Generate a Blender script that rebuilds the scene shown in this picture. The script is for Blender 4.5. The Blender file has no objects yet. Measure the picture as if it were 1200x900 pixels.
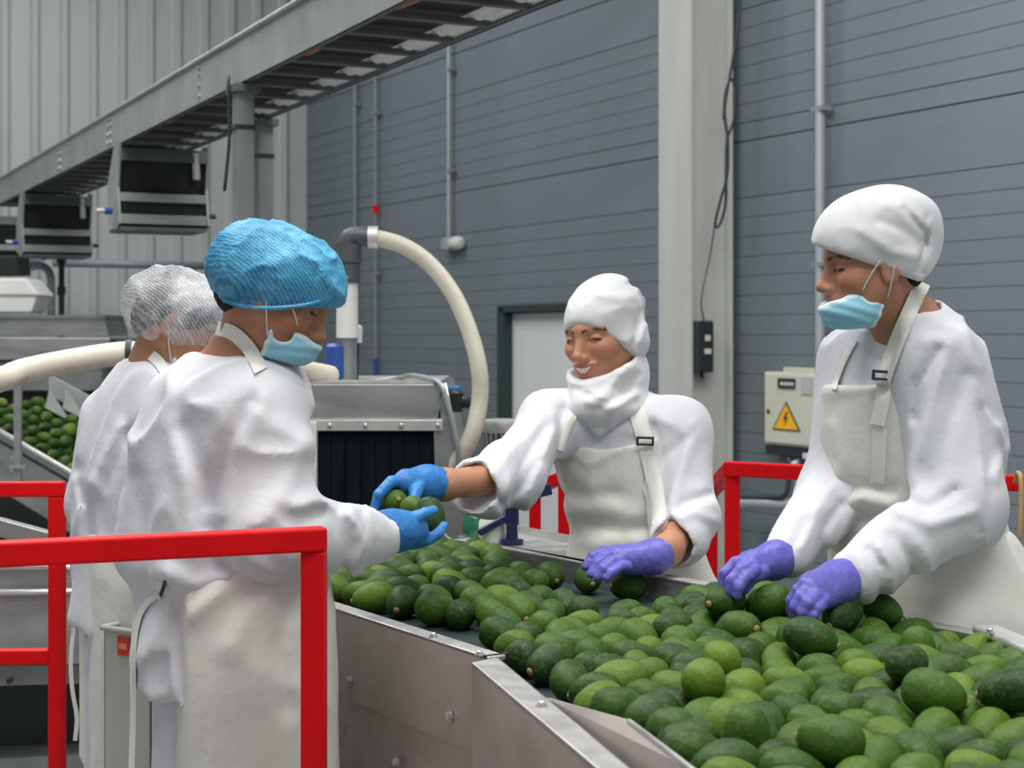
import bpy, bmesh, math, random
import numpy as np
from mathutils import Vector, Matrix
random.seed(7); rng = np.random.default_rng(11)
scene = bpy.context.scene
COL = scene.collection
# ------------------------------------------------------------------ camera
F = 1900.0            # focal length in pixels of a 1200 px wide frame
EYE = 1.48            # camera height
HZ = 394.0            # horizon row
cd = bpy.data.cameras.new('camera'); cam = bpy.data.objects.new('camera', cd); COL.objects.link(cam)
cd.sensor_width = 36.0; cd.lens = F/1200*36.0
cd.shift_y = -(450-HZ)/1200.0
cam.location = (0, 0, EYE); cam.rotation_euler = (math.pi/2, 0, 0)
cd.clip_start = 0.05; cd.clip_end = 100
cd.dof.use_dof = True; cd.dof.focus_distance = 3.15; cd.dof.aperture_fstop = 7.0
scene.camera = cam
# ------------------------------------------------------------------ light
w = bpy.data.worlds.new('hall_light'); scene.world = w; w.use_nodes = True
bg = w.node_tree.nodes['Background']; bg.inputs[0].default_value = (0.90, 0.97, 1.0, 1); bg.inputs[1].default_value = 0.37
def area(name, loc, size, sizey, power, rot=(0,0,0), col=(1,0.985,0.96)):
    l = bpy.data.lights.new(name, 'AREA'); l.shape = 'RECTANGLE'; l.size = size; l.size_y = sizey
    l.energy = power; l.color = col
    o = bpy.data.objects.new(name, l); COL.objects.link(o); o.location = loc; o.rotation_euler = rot
    return o
area('ceiling_light', (-0.6, 2.6, 5.6), 3.0, 1.6, 180)
area('ceiling_light', (1.6, 5.2, 5.8), 3.0, 1.6, 180)
area('ceiling_light', (-2.8, 6.5, 5.8), 3.0, 1.6, 180)
area('ceiling_light', (-3.5, 11.0, 6.0), 3.0, 1.6, 150)
area('ceiling_light', (1.2, 0.0, 5.6), 3.0, 1.6, 170)
vs = scene.view_settings; vs.view_transform = 'Standard'; vs.look = 'None'; vs.gamma = 1.0; vs.use_curve_mapping = False
vs.exposure = 0.0
# ------------------------------------------------------------------ helpers
def P(px, py, d):
    return np.array([(px-600.0)/F*d, d, EYE-(py-HZ)/F*d])
def Pz(px, py, z):
    return P(px, py, F*(EYE-z)/(py-HZ))
def unit(v):
    v = np.asarray(v, float); return v/np.linalg.norm(v)
def proj(p):
    return 600+p[0]/p[1]*F, HZ+(EYE-p[2])/p[1]*F

class NT:
    def __init__(s, name):
        s.m = bpy.data.materials.new(name); s.m.use_nodes = True
        s.t = s.m.node_tree; s.n = s.t.nodes; s.l = s.t.links
        s.b = s.n['Principled BSDF']; s.out = s.n['Material Output']
    def new(s, typ, **kw):
        n = s.n.new(typ)
        for k, v in kw.items():
            if k.startswith('i_'): n.inputs[k[2:].replace('_', ' ')].default_value = v
            else: setattr(n, k, v)
        return n
    def link(s, a, b): s.l.new(a, b)
    def coord(s, kind='Object', scale=(1,1,1)):
        tc = s.new('ShaderNodeTexCoord'); mp = s.new('ShaderNodeMapping'); mp.inputs['Scale'].default_value = scale
        s.link(tc.outputs[kind], mp.inputs['Vector']); return mp.outputs['Vector']
    def noise(s, vec, scale, detail=3, rough=0.55):
        n = s.new('ShaderNodeTexNoise'); n.inputs['Scale'].default_value = scale
        n.inputs['Detail'].default_value = detail; n.inputs['Roughness'].default_value = rough
        s.link(vec, n.inputs['Vector']); return n.outputs['Fac']
    def ramp(s, fac, stops):
        r = s.new('ShaderNodeValToRGB'); e = r.color_ramp.elements
        while len(e) < len(stops): e.new(0.5)
        for el, (p, c) in zip(e, stops): el.position = p; el.color = (*c[:3], 1)
        s.link(fac, r.inputs['Fac']); return r.outputs['Color']
    def mix(s, fac, a, b, mode='MIX'):
        n = s.new('ShaderNodeMix', data_type='RGBA', blend_type=mode)
        for sock, v in ((n.inputs['Factor'], fac), (n.inputs[6], a), (n.inputs[7], b)):
            if hasattr(v, 'node'): s.link(v, sock)
            elif isinstance(v, (int, float)): sock.default_value = v
            else: sock.default_value = (*v[:3], 1)
        return n.outputs[2]
    def bump(s, h, strength, dist, prev=None):
        n = s.new('ShaderNodeBump'); n.inputs['Strength'].default_value = strength; n.inputs['Distance'].default_value = dist
        s.link(h, n.inputs['Height'])
        if prev is not None: s.link(prev, n.inputs['Normal'])
        return n.outputs['Normal']

def mat(name, col, rough=0.5, metal=0.0, var=0.0, vscale=4.0, stretch=(1,1,1), bump=0.0, bscale=40.0, bdist=0.002,
        spec=0.5, col2=None, rvar=0.0):
    t = NT(name); b = t.b
    b.inputs['Base Color'].default_value = (*col, 1); b.inputs['Roughness'].default_value = rough
    b.inputs['Metallic'].default_value = metal; b.inputs['Specular IOR Level'].default_value = spec
    if var or col2 or bump or rvar:
        v = t.coord('Object', stretch)
        if var or col2:
            n = t.noise(v, vscale, 5)
            c2 = col2 or tuple(max(0, c*(1-var)) for c in col)
            c1 = col if col2 else tuple(min(1, c*(1+var*0.6)) for c in col)
            t.link(t.ramp(n, [(0.3, c2), (0.7, c1)]), b.inputs['Base Color'])
        if rvar:
            n2 = t.noise(v, vscale*2.3, 4)
            r = t.ramp(n2, [(0.3, (rough-rvar,)*3), (0.7, (rough+rvar,)*3)]); t.link(r, b.inputs['Roughness'])
        if bump:
            t.link(t.bump(t.noise(v, bscale, 4), bump, bdist), b.inputs['Normal'])
    return t.m

M = {}
M['steel'] = mat('brushed_steel', (0.40,0.41,0.40), 0.42, 0.75, var=0.28, vscale=3.0, stretch=(1,1,5), rvar=0.1, bump=0.08, bscale=60)
M['steel_light'] = mat('light_steel', (0.62,0.63,0.62), 0.45, 0.55, var=0.15, vscale=4, rvar=0.08)
M['steel_dark'] = mat('dull_steel', (0.27,0.29,0.29), 0.5, 0.6, var=0.3, vscale=5, rvar=0.1)
M['steel_warm'] = mat('scuffed_steel', (0.50,0.445,0.41), 0.45, 0.6, var=0.30, vscale=2.6, stretch=(1,1,1.6), rvar=0.12, bump=0.1, bscale=35)
M['rail_steel'] = mat('polished_rail_steel', (0.66,0.65,0.63), 0.38, 0.7, var=0.2, vscale=7, rvar=0.1)
M['galv'] = mat('galvanised_steel', (0.34,0.36,0.355), 0.5, 0.35, var=0.16, vscale=5)
M['galv_dark'] = mat('dark_galvanised_steel', (0.13,0.145,0.145), 0.55, 0.4, var=0.25, vscale=6)
M['galv_post'] = mat('weathered_post_steel', (0.24,0.26,0.26), 0.5, 0.4, var=0.2, vscale=5)
M['bolt'] = mat('bolt_steel', (0.6,0.6,0.58), 0.3, 0.9)
M['red'] = mat('red_paint', (0.74,0.002,0.005), 0.45, 0.0, var=0.12, vscale=6, bump=0.05, bscale=50, spec=0.2)
M['belt'] = mat('dark_green_belt', (0.022,0.046,0.043), 0.6, 0, var=0.4, vscale=9, bump=0.2, bscale=220, bdist=0.0008)
M['black'] = mat('black_rubber', (0.008,0.012,0.014), 0.6, 0, var=0.3, vscale=8)
M['curtain'] = mat('black_curtain_rubber', (0.004,0.009,0.012), 0.7, 0, var=0.4, vscale=6, stretch=(4,4,0.6), spec=0.12)
M['black_plastic'] = mat('black_plastic', (0.02,0.024,0.028), 0.45)
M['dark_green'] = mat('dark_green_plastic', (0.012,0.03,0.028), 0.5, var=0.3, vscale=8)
M['grey_pipe'] = mat('dark_grey_pvc', (0.075,0.085,0.092), 0.45, var=0.15, vscale=10)
M['white_plastic'] = mat('white_plastic', (0.74,0.74,0.71), 0.45, var=0.06, vscale=5)
M['hose'] = mat('cream_hose', (0.68,0.64,0.53), 0.5, var=0.12, vscale=9)
M['blue_plastic'] = mat('blue_plastic', (0.02,0.07,0.32), 0.4)
M['lightblue_plastic'] = mat('light_blue_plastic', (0.03,0.20,0.45), 0.4)
M['navy_plastic'] = mat('navy_plastic', (0.012,0.016,0.085), 0.4)
M['teal_glass'] = mat('green_bottle_plastic', (0.02,0.16,0.09), 0.15, var=0.3, vscale=30)
M['wall'] = mat('blue_grey_wall_paint', (0.150,0.183,0.205), 0.55, 0, var=0.16, vscale=0.8, stretch=(1,1,2.5), bump=0.05, bscale=25)
M['panel'] = mat('pale_grey_sheet_metal', (0.45,0.475,0.465), 0.5, 0.05, var=0.10, vscale=1.2, stretch=(3,3,0.4))
M['column'] = mat('cream_grey_column_paint', (0.47,0.48,0.45), 0.5, var=0.08, vscale=2, stretch=(3,3,0.5))
M['floor'] = mat('grey_concrete', (0.23,0.235,0.235), 0.45, var=0.3, vscale=2.5, bump=0.1, bscale=20)
M['dark_floor'] = mat('dark_drain_grating', (0.05,0.055,0.055), 0.5)
M['conduit'] = mat('conduit_metal', (0.40,0.43,0.44), 0.45, 0.4, var=0.1, vscale=6)
M['conduit_dark'] = mat('conduit_painted', (0.22,0.25,0.28), 0.5, 0.1, var=0.1, vscale=6)
M['door_white'] = mat('white_door_sheet', (0.66,0.68,0.69), 0.4, var=0.05, vscale=1.0)
M['frame_dark'] = mat('dark_green_frame', (0.02,0.038,0.036), 0.5)
M['cabinet'] = mat('beige_cabinet_paint', (0.56,0.55,0.46), 0.45, var=0.05, vscale=3)
M['yellow'] = mat('warning_yellow', (0.85,0.42,0.01), 0.5)
M['label_black'] = mat('label_black', (0.03,0.04,0.035), 0.5)
M['label_white'] = mat('label_white', (0.6,0.62,0.60), 0.5)
M['label_grey'] = mat('label_grey', (0.40,0.43,0.46), 0.5)
M['orange'] = mat('orange_cable', (0.55,0.16,0.03), 0.5)
M['rope'] = mat('tan_cord', (0.52,0.36,0.16), 0.8)
M['bin'] = mat('grey_bin_plastic', (0.50,0.49,0.44), 0.45, var=0.1, vscale=4)
M['red_label'] = mat('red_sticker', (0.62,0.035,0.02), 0.5)
M['orange_print'] = mat('orange_print', (0.8,0.25,0.08), 0.5)
M['motor'] = mat('silver_motor_paint', (0.55,0.56,0.55), 0.4, 0.4, var=0.1, vscale=10)
M['hair'] = mat('dark_hair', (0.010,0.008,0.007), 0.7, var=0.4, vscale=60, spec=0.15)
M['teeth'] = mat('teeth', (0.8,0.77,0.7), 0.3)

# -- mesh builder
class MB:
    def __init__(s): s.v = []; s.f = []
    def add(s, vs, fs):
        o = len(s.v); s.v += [tuple(map(float, p)) for p in vs]; s.f += [tuple(i+o for i in f) for f in fs]; return s
    def box(s, c, size, ax=None):
        c = np.asarray(c, float); ax = np.eye(3) if ax is None else np.asarray(ax, float)
        h = np.asarray(size, float)/2
        vs = [c+ax[0]*h[0]*i+ax[1]*h[1]*j+ax[2]*h[2]*k for i in (-1,1) for j in (-1,1) for k in (-1,1)]
        return s.add(vs, [(0,1,3,2),(4,6,7,5),(0,4,5,1),(2,3,7,6),(0,2,6,4),(1,5,7,3)] if np.linalg.det(ax) > 0 else
                     [(2,3,1,0),(5,7,6,4),(1,5,4,0),(6,7,3,2),(4,6,2,0),(3,7,5,1)])
    def bar(s, a, b, wid, hgt, up=(0,0,1)):
        a = np.asarray(a, float); b = np.asarray(b, float); d = b-a; L = np.linalg.norm(d); d = d/L
        up = np.asarray(up, float); side = np.cross(d, up)
        if np.linalg.norm(side) < 1e-6: side = np.cross(d, (1,0,0))
        side = unit(side); up = np.cross(side, d)
        return s.box((a+b)/2, (L, wid, hgt), np.array([d, side, up]))
    def prism(s, poly, vec):
        poly = [np.asarray(p, float) for p in poly]; vec = np.asarray(vec, float); n = len(poly)
        nrm = sum(np.cross(poly[i], poly[(i+1) % n]) for i in range(n))
        if np.dot(nrm, vec) < 0: poly = poly[::-1]
        vs = poly+[p+vec for p in poly]
        return s.add(vs, [tuple(range(n))[::-1], tuple(range(n, 2*n))]+[(i, (i+1) % n, (i+1) % n+n, i+n) for i in range(n)])
    def tube(s, pts, r, n=10, caps=True):
        pts = [np.asarray(p, float) for p in pts]; m = len(pts)
        rs = r if hasattr(r, '__len__') else [r]*m
        d0 = unit(pts[1]-pts[0]); a = np.cross(d0, (0,0,1))
        if np.linalg.norm(a) < 1e-3: a = np.cross(d0, (1,0,0))
        a = unit(a); vs = []
        for i in range(m):
            d = unit(pts[min(i+1, m-1)]-pts[max(i-1, 0)])
            a = unit(a-d*np.dot(a, d)); b = np.cross(d, a)
            for k in range(n):
                t = 2*math.pi*k/n; vs.append(pts[i]+(a*math.cos(t)+b*math.sin(t))*rs[i])
        fs = [(i*n+k, i*n+(k+1) % n, (i+1)*n+(k+1) % n, (i+1)*n+k) for i in range(m-1) for k in range(n)]
        if caps: fs += [tuple(range(n))[::-1], tuple(range((m-1)*n, m*n))]
        return s.add(vs, fs)
    def lathe(s, c, axis, prof, n=16):
        axis = unit(axis); a = np.cross(axis, (0,0,1))
        if np.linalg.norm(a) < 1e-3: a = np.cross(axis, (1,0,0))
        c = np.asarray(c, float); pts = [c+axis*h for h, r in prof]; a = unit(a); b = np.cross(axis, a)
        vs = [p+(a*math.cos(2*math.pi*k/n)+b*math.sin(2*math.pi*k/n))*max(r, 1e-4) for p, (h, r) in zip(pts, prof) for k in range(n)]
        m = len(prof)
        fs = [(i*n+k, i*n+(k+1) % n, (i+1)*n+(k+1) % n, (i+1)*n+k) for i in range(m-1) for k in range(n)]
        fs += [tuple(range(n))[::-1], tuple(range((m-1)*n, m*n))]
        return s.add(vs, fs)
    def build(s, name, material, parent=None, smooth=False, bevel=0.0, kind=None):
        return link_mesh(name, np.array(s.v), s.f, material, parent, smooth, bevel, kind)

def wloc(o):
    v = np.zeros(3)
    while o is not None: v += np.array(o.location); o = o.parent
    return v
def link_mesh(name, V, Fc, material, parent=None, smooth=False, bevel=0.0, kind=None):
    V = np.asarray(V, float)
    if parent is None:
        org = np.array([(V[:,0].min()+V[:,0].max())/2, (V[:,1].min()+V[:,1].max())/2, V[:,2].min()])
        base = org
    else:
        base = wloc(parent); org = (V.min(0)+V.max(0))/2
    me = bpy.data.meshes.new(name); me.from_pydata((V-org).tolist(), [], [tuple(int(i) for i in f) for f in Fc]); me.update()
    if smooth is True: me.polygons.foreach_set('use_smooth', [True]*len(me.polygons))
    me.materials.append(M[material] if isinstance(material, str) else material)
    o = bpy.data.objects.new(name, me); COL.objects.link(o)
    if parent is not None: o.parent = parent; o.location = Vector(org-base)
    else: o.location = Vector(org)
    if smooth == 'auto':
        bm = bmesh.new(); bm.from_mesh(me)
        for f in bm.faces: f.smooth = True
        for e in bm.edges:
            if len(e.link_faces) == 2 and e.calc_face_angle(0) > 0.6: e.smooth = False
        bm.to_mesh(me); bm.free()
    if bevel:
        md = o.modifiers.new('bevel', 'BEVEL'); md.width = bevel; md.segments = 2; md.limit_method = 'ANGLE'
    if kind: o['kind'] = kind
    return o
def tag(o, label=None, cat=None, group=None, kind=None):
    if label: o['label'] = label
    if cat: o['category'] = cat
    if group: o['group'] = group
    if kind: o['kind'] = kind
    return o
def thing(name, label, cat, loc=(0,0,0), group=None, kind=None):
    o = bpy.data.objects.new(name, None); COL.objects.link(o); o.location = Vector(loc); o.empty_display_size = 0.1
    return tag(o, label, cat, group, kind)
def curve_pts(pts, n=8):
    pts = [np.asarray(p, float) for p in pts]; q = [2*pts[0]-pts[1]]+pts+[2*pts[-1]-pts[-2]]; out = []
    for i in range(1, len(q)-2):
        for k in range(n):
            t = k/n
            out.append(0.5*((2*q[i])+(q[i+1]-q[i-1])*t+(2*q[i-1]-5*q[i]+4*q[i+1]-q[i+2])*t*t+(3*q[i]-q[i-1]-3*q[i+1]+q[i+2])*t**3))
    out.append(pts[-1]); return out
# ================================================================== the setting
def struct(name, o): o['kind'] = 'structure'; return o
struct('floor', MB().box((0, 7.5, -0.05), (16, 22, 0.1)).build('floor', 'floor')); bpy.data.objects['floor']['kind'] = 'structure'
# right wall: clad with horizontal boards
WD = unit((-0.534, 1.0, 0)); WN = np.array([-WD[1], WD[0], 0.0])      # along the wall (away), out of the wall
WP = np.array([1.56, 9.0, 0.0])
CORNER = np.array([-2.06, 15.76, 0.0])
def wall_at(px, off=0.0):                                           # point in front of the wall seen in image column px
    k = (px-600)/F; q = WP+WN*off; t = (k*q[1]-q[0])/(WD[0]-k*WD[1]); return q+WD*t
A0 = CORNER; A1 = WP-WD*4.6
mid = (A0+A1)/2; WL = np.linalg.norm(A1-A0)
wr = struct('wall', MB().box(mid-WN*0.10+np.array([0,0,3.0]), (WL, 0.16, 6.0), np.array([WD, WN, [0,0,1]])).build('wall_right', 'wall'))
zs = [0.02]
while zs[-1] < 2.17: zs.append(zs[-1]+0.1131)
zs[-1] = 2.28
zs += [2.61]
for k in range(7): zs.append(2.61+0.1093*(k+1))
zs += [3.375+0.33]
while zs[-1] < 5.9: zs.append(zs[-1]+0.112)
bmesh_cache = {}
for i in range(len(zs)-1):
    z0, z1 = zs[i], zs[i+1]; wide = (z1-z0) > 0.2
    gap = 0.008 if (wide or (i > 0 and zs[i]-zs[i-1] > 0.2)) else 0.0010
    hgt = round(z1-z0-gap, 4)
    key = hgt
    th = 0.022
    if key not in bmesh_cache:
        # board with a sloping weathered face: the lower edge stands proud
        prof = [(-0.02, -hgt/2), (th+(0.0008 if not wide else 0), -hgt/2), (th-0.001, hgt/2-0.003), (th-0.004, hgt/2), (-0.02, hgt/2)]
        V = [WD*sx*WL/2+WN*n_+np.array([0,0,zz]) for sx in (-1,1) for n_, zz in prof]; n = len(prof)
        Fc = [tuple(range(n)), tuple(range(n, 2*n))[::-1]]+[(k, k+n, (k+1) % n+n, (k+1) % n) for k in range(n)]
        me = bpy.data.meshes.new('board'); me.from_pydata([tuple(v) for v in V], [], Fc)
        bm = bmesh.new(); bm.from_mesh(me); bmesh.ops.recalc_face_normals(bm, faces=bm.faces); bm.to_mesh(me); bm.free()
        me.materials.append(M['wall']); bmesh_cache[key] = me
    o = bpy.data.objects.new('board', bmesh_cache[key]); COL.objects.link(o); o.parent = wr
    o.location = Vector(mid-WN*0.03+np.array([0,0,(z0+z1)/2])-wloc(wr))
# left wall: ribbed sheet panels
LD = np.array([-WN[0]*-1, WN[1]*1, 0.0])
LD = unit((-1.0, -0.534, 0)); LN = unit((0.534, -1.0, 0))
pw = 0.262
wl = struct('wall', MB().box(CORNER+LD*2.6-LN*0.12+np.array([0,0,3.0]), (5.6, 0.1, 6.0), np.array([LD, LN, [0,0,1]])).build('wall_left', 'panel'))
prof = [(0,0),(0.012,0.0),(0.03,0.045),(0.075,0.045),(0.093,0.008),(0.105,0.0),(pw-0.004,0.0),(pw-0.004,-0.05),(0,-0.05)]
V = [LD*u+LN*v+np.array([0,0,z]) for z in (0,6.0) for u, v in prof]; n = len(prof)
me = bpy.data.meshes.new('sheet_panel'); me.from_pydata([tuple(v) for v in V], [], [(k, (k+1) % n, (k+1) % n+n, k+n) for k in range(n)]+[tuple(range(n)), tuple(range(n, 2*n))])
bm = bmesh.new(); bm.from_mesh(me); bmesh.ops.recalc_face_normals(bm, faces=bm.faces); bm.to_mesh(me); bm.free(); me.materials.append(M['panel'])
for i in range(19):
    o = bpy.data.objects.new('sheet_panel', me); COL.objects.link(o); o.parent = wl
    o.location = Vector(CORNER+LD*(0.12+i*pw)+LN*0.0-wloc(wl))
struct('t', MB().box(CORNER+LD*0.05+LN*0.06+np.array([0,0,3.0]), (0.16, 0.16, 6.0), np.array([LD, LN, [0,0,1]])).build('trim_1', 'panel'))
# horizontal girt pipe on the ribbed wall
b = MB(); b.tube([P(62,308,13.6), P(258,312,14.2)], 0.034, 8)
tag(b.build('wall_pipe', 'conduit_dark', smooth=True), 'grey horizontal pipe running along the ribbed pale wall', 'pipe')
# steel column in front of the right wall
cp = wall_at(848)+WN*0.20
ax = np.array([WD, WN, [0,0,1]])
colr = thing('steel_column', 'tall cream grey steel H column standing against the blue grey wall', 'column', (cp[0], cp[1], 0))
def colbox(dw, dn, sw, sn, nm):
    return MB().box(cp+WD*dw+WN*dn+np.array([0,0,3.0]), (sw, sn, 6.0), ax).build(nm, 'column', colr, bevel=0.004)
colbox(0.0, 0.14, 0.33, 0.022, 'flange'); colbox(0.0, -0.14, 0.33, 0.022, 'flange'); colbox(-0.10, 0.0, 0.016, 0.26, 'web')
# black switch box on the column with its cable
sb = cp-WD*0.135
def colpt(dn, z): return sb+WN*dn+np.array([0,0,z])
zof = lambda py, d: EYE-(py-HZ)/F*d
dcol = sb[1]
swb = thing('pendant_switch_box', 'small black switch box fixed to the cream steel column', 'switch box', colpt(0.06, zof(436,dcol)))
z0, z1 = zof(436,dcol), zof(376,dcol)
MB().box(colpt(0.07, (z0+z1)/2)-WD*0.035, (0.07, 0.115, z1-z0), ax).build('housing', 'black_plastic', swb, bevel=0.01)
MB().box(colpt(0.06, z1-0.10)-WD*0.075, (0.012, 0.035, 0.035), ax).build('button', 'cabinet', swb, bevel=0.004)
MB().box(colpt(0.06, z1-0.175)-WD*0.075, (0.012, 0.04, 0.03), ax).build('label_plate', 'label_white', swb)
MB().tube([colpt(0.07, z0)-WD*0.03, colpt(0.07, z0-0.035)-WD*0.03], 0.012, 8).build('cable_gland', 'black_plastic', swb, smooth=True)
b = MB()
pts = [P(x, y, dcol-0.2) for x, y in ((869,-30),(865,30),(856,85),(849,130),(853,165),(852,205),(845,232),(838,262),(843,264),(850,240),(851,205),(852,165),(860,140),(862,110),(857,92),(850,110),(848,140))]
b.tube(curve_pts(pts, 5), 0.009, 6)
tag(b.build('hanging_cable', 'black_plastic', smooth=True), 'black cable looped and hanging down beside the cream column', 'cable')
b = MB(); b.tube(curve_pts([P(838,262,dcol-0.19), P(832,300,dcol-0.14), P(822,350,dcol-0.14), colpt(0.07, z1)-WD*0.05]), 0.005, 5)
tag(b.build('thin_wire', 'grey_pipe', smooth=True), 'thin dark wire running down the column to the switch box', 'wire')
# conduits on the right wall
def conduit(px, y0, y1, r, m, label, extra=None):
    p = wall_at(px, 0.03+r); d = p[1]
    t = thing('wall_conduit', label, 'conduit', (p[0], p[1], zof(y1, d)), 'vertical conduits on the wall')
    a = np.array([p[0], p[1], zof(y0, d)]); c = np.array([p[0], p[1], zof(y1, d)])
    MB().tube([c, a], r, 10).build('pipe', m, t, smooth='auto')
    for f in (0.25, 0.62):
        q = c+(a-c)*f; MB().box(q-WN*0.005, (0.10, 2*r+0.008, 0.025), ax).build('clip', 'conduit_dark', t)
    return t, p, d
conduit(961, -60, 433, 0.027, 'conduit', 'pale metal conduit running down into the beige electric cabinet')
t_, p_, d_ = conduit(526, -40, 280, 0.016, 'conduit', 'pale conduit on the wall ending at a small lamp')
t2, p2_, d2 = conduit(440, -60, 447, 0.013, 'conduit_dark', 'thin grey conduit with a red clip near the hose elbow')
MB().lathe((p2_[0], p2_[1], zof(246,d2)), (0,0,1), [(-0.03,0.026),(0.04,0.026)], 10).build('red_clip', 'red', t2, smooth='auto')
MB().lathe((p2_[0], p2_[1], zof(447,d2)), (0,0,1), [(0,0.021),(0.2,0.021)], 10).build('blue_sleeve', 'blue_plastic', t2, smooth='auto')
conduit(416, -60, 420, 0.016, 'conduit_dark', 'grey conduit on the wall nearest the ribbed corner')
# little wall lamp at the end of the conduit
lp = p_.copy(); zl = zof(286, d_)
lm = thing('wall_lamp', 'small grey wall lamp at the bottom of the conduit', 'lamp', (lp[0], lp[1], zl-0.06))
MB().box((lp[0], lp[1], zl), (0.11, 0.09, 0.10), ax).build('junction_box', 'conduit', lm, bevel=0.01)
side = -WD*1.0
MB().lathe(np.array([lp[0], lp[1], zl])+side*0.05, side, [(0,0.03),(0.03,0.05),(0.10,0.055),(0.15,0.05),(0.17,0.03)], 14).build('lamp_head', 'label_white', lm, smooth=True)
MB().lathe(np.array([lp[0], lp[1], zl])-side*0.04, -side, [(0,0.025),(0.03,0.035),(0.06,0.03)], 12).build('plug', 'conduit', lm, smooth=True)
# white door with dark frame
dl = wall_at(592, 0.06)-WN*0.06; dr = wall_at(716, 0.06)-WN*0.06; dw = np.linalg.norm(dr-dl); dm = (dl+dr)/2
ztop = zof(360, dl[1])
dd = struct('door', MB().box(dm+WN*0.02+np.array([0,0,ztop/2-0.02]), (dw-0.1, 0.05, ztop-0.06), ax).build('door_1', 'door_white'))
MB().box(dl-WD*0.035+WN*0.05+np.array([0,0,ztop/2]), (0.10, 0.14, ztop), ax).build('door_frame', 'frame_dark', dd)
MB().box(dr+WD*0.025+WN*0.05+np.array([0,0,ztop/2]), (0.05, 0.14, ztop), ax).build('door_frame', 'frame_dark', dd)
MB().box(dm+WN*0.05+np.array([0,0,ztop-0.015]), (dw, 0.14, 0.05), ax).build('door_frame', 'frame_dark', dd)
MB().box(dr+WD*0.17+WN*0.07+np.array([0,0,0.78]), (0.03, 0.05, 0.14), ax).build('door_handle', 'steel_dark', dd)
# electric cabinet with the warning triangle
c0 = wall_at(895, 0.10)-WN*0.10; c1 = wall_at(957, 0.10)-WN*0.10; cw = np.linalg.norm(c1-c0); cm = (c0+c1)/2; dcm = cm[1]
zb, zt = zof(533, dcm), zof(434, dcm)
cab = thing('electric_cabinet', 'beige electric cabinet with a yellow warning triangle on the wall', 'electric cabinet', (cm[0], cm[1], zb))
dep = 0.085
MB().box(cm+WN*(dep/2+0.01)+np.array([0,0,(zb+zt)/2+0.02]), (cw, dep, zt-zb-0.06), ax).build('body', 'cabinet', cab, bevel=0.006)
front = cm+WN*(dep+0.012)
door = MB().box(front+np.array([0,0,(zb+zt)/2+0.02]), (cw-0.03, 0.016, zt-zb-0.085), ax).build('door', 'cabinet', cab, bevel=0.004)
MB().box(cm+WN*(dep/2+0.0)+np.array([0,0,zb+0.02]), (cw-0.01, dep+0.01, 0.05), ax).build('plinth', 'black_plastic', cab)
MB().box(cm+WN*(dep/2+0.0)-WD*0.05+np.array([0,0,zt+0.004]), (cw*0.6, dep*0.7, 0.025), ax).build('cable_entry', 'cabinet', cab)
fz = front+WN*0.010
def fpt(u, z, off=0.0): return fz-WD*u+WN*off+np.array([0,0,z])       # u to the right along the wall
u_of = lambda px: (px-(895+957)/2)/62*cw
v_of = lambda py: zof(py, dcm)
tri = MB().prism([fpt(u_of(907), v_of(504)), fpt(u_of(940), v_of(504)), fpt(u_of(923.5), v_of(470))], WN*0.003).build('warning_triangle', 'label_black', cab)
MB().prism([fpt(u_of(909.5), v_of(502.5),0.003), fpt(u_of(937.5), v_of(502.5),0.003), fpt(u_of(923.5), v_of(473.5),0.003)], WN*0.002).build('yellow_field', 'yellow', tri)
bolt = [(924.5,482),(920.5,491),(923,491),(921.5,498.5),(926.5,488.5),(924,488.5),(926.5,482)]
MB().prism([fpt(u_of(x), v_of(y),0.005) for x, y in bolt], WN*0.002).build('lightning_mark', 'label_black', tri)
pl = MB().box(fpt(u_of(924), v_of(449),0.003), ((935-915)/62*cw, 0.006, 0.055), ax).build('name_plate', 'label_black', cab)
for x0, x1 in ((917.5,921),(922,925),(926,929),(930,932.5)):
    MB().box(fpt(u_of((x0+x1)/2), v_of(449.5),0.007), ((x1-x0)/62*cw, 0.002, 0.016), ax).build('plate_print', 'label_white', pl)
MB().box(fpt(u_of(947), v_of(451),0.003), (0.09, 0.004, 0.09), ax).build('paper_label', 'label_grey', cab)
MB().lathe(fpt(u_of(902), v_of(483)), WN, [(0,0.012),(0.006,0.012)], 10).build('lock', 'label_black', cab)
MB().box(fpt(u_of(947), v_of(531.5),0.0), (0.05, 0.02, 0.03), ax).build('latch', 'label_white', cab, bevel=0.003)
# pipes under the cabinet
b = MB(); dq = dcm-0.1
b.tube(curve_pts([P(860,589,dq+0.35), P(900,590,dq+0.1), P(925,590,dq), P(936,582,dq), P(936,560,dq), P(930,540,dq)], 5), 0.03, 10)
tag(b.build('wall_pipe', 'conduit', smooth=True), 'pale pipe bending up to the underside of the electric cabinet', 'pipe')
b = MB(); b.tube(curve_pts([P(865,583,dq+0.3), P(905,583,dq+0.05), P(920,580,dq-0.02), P(924,565,dq-0.02), P(925,536,dq)], 5), 0.014, 8)
tag(b.build('wall_cable', 'black_plastic', smooth=True), 'black cable below the electric cabinet beside the pale pipe', 'cable')
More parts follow.
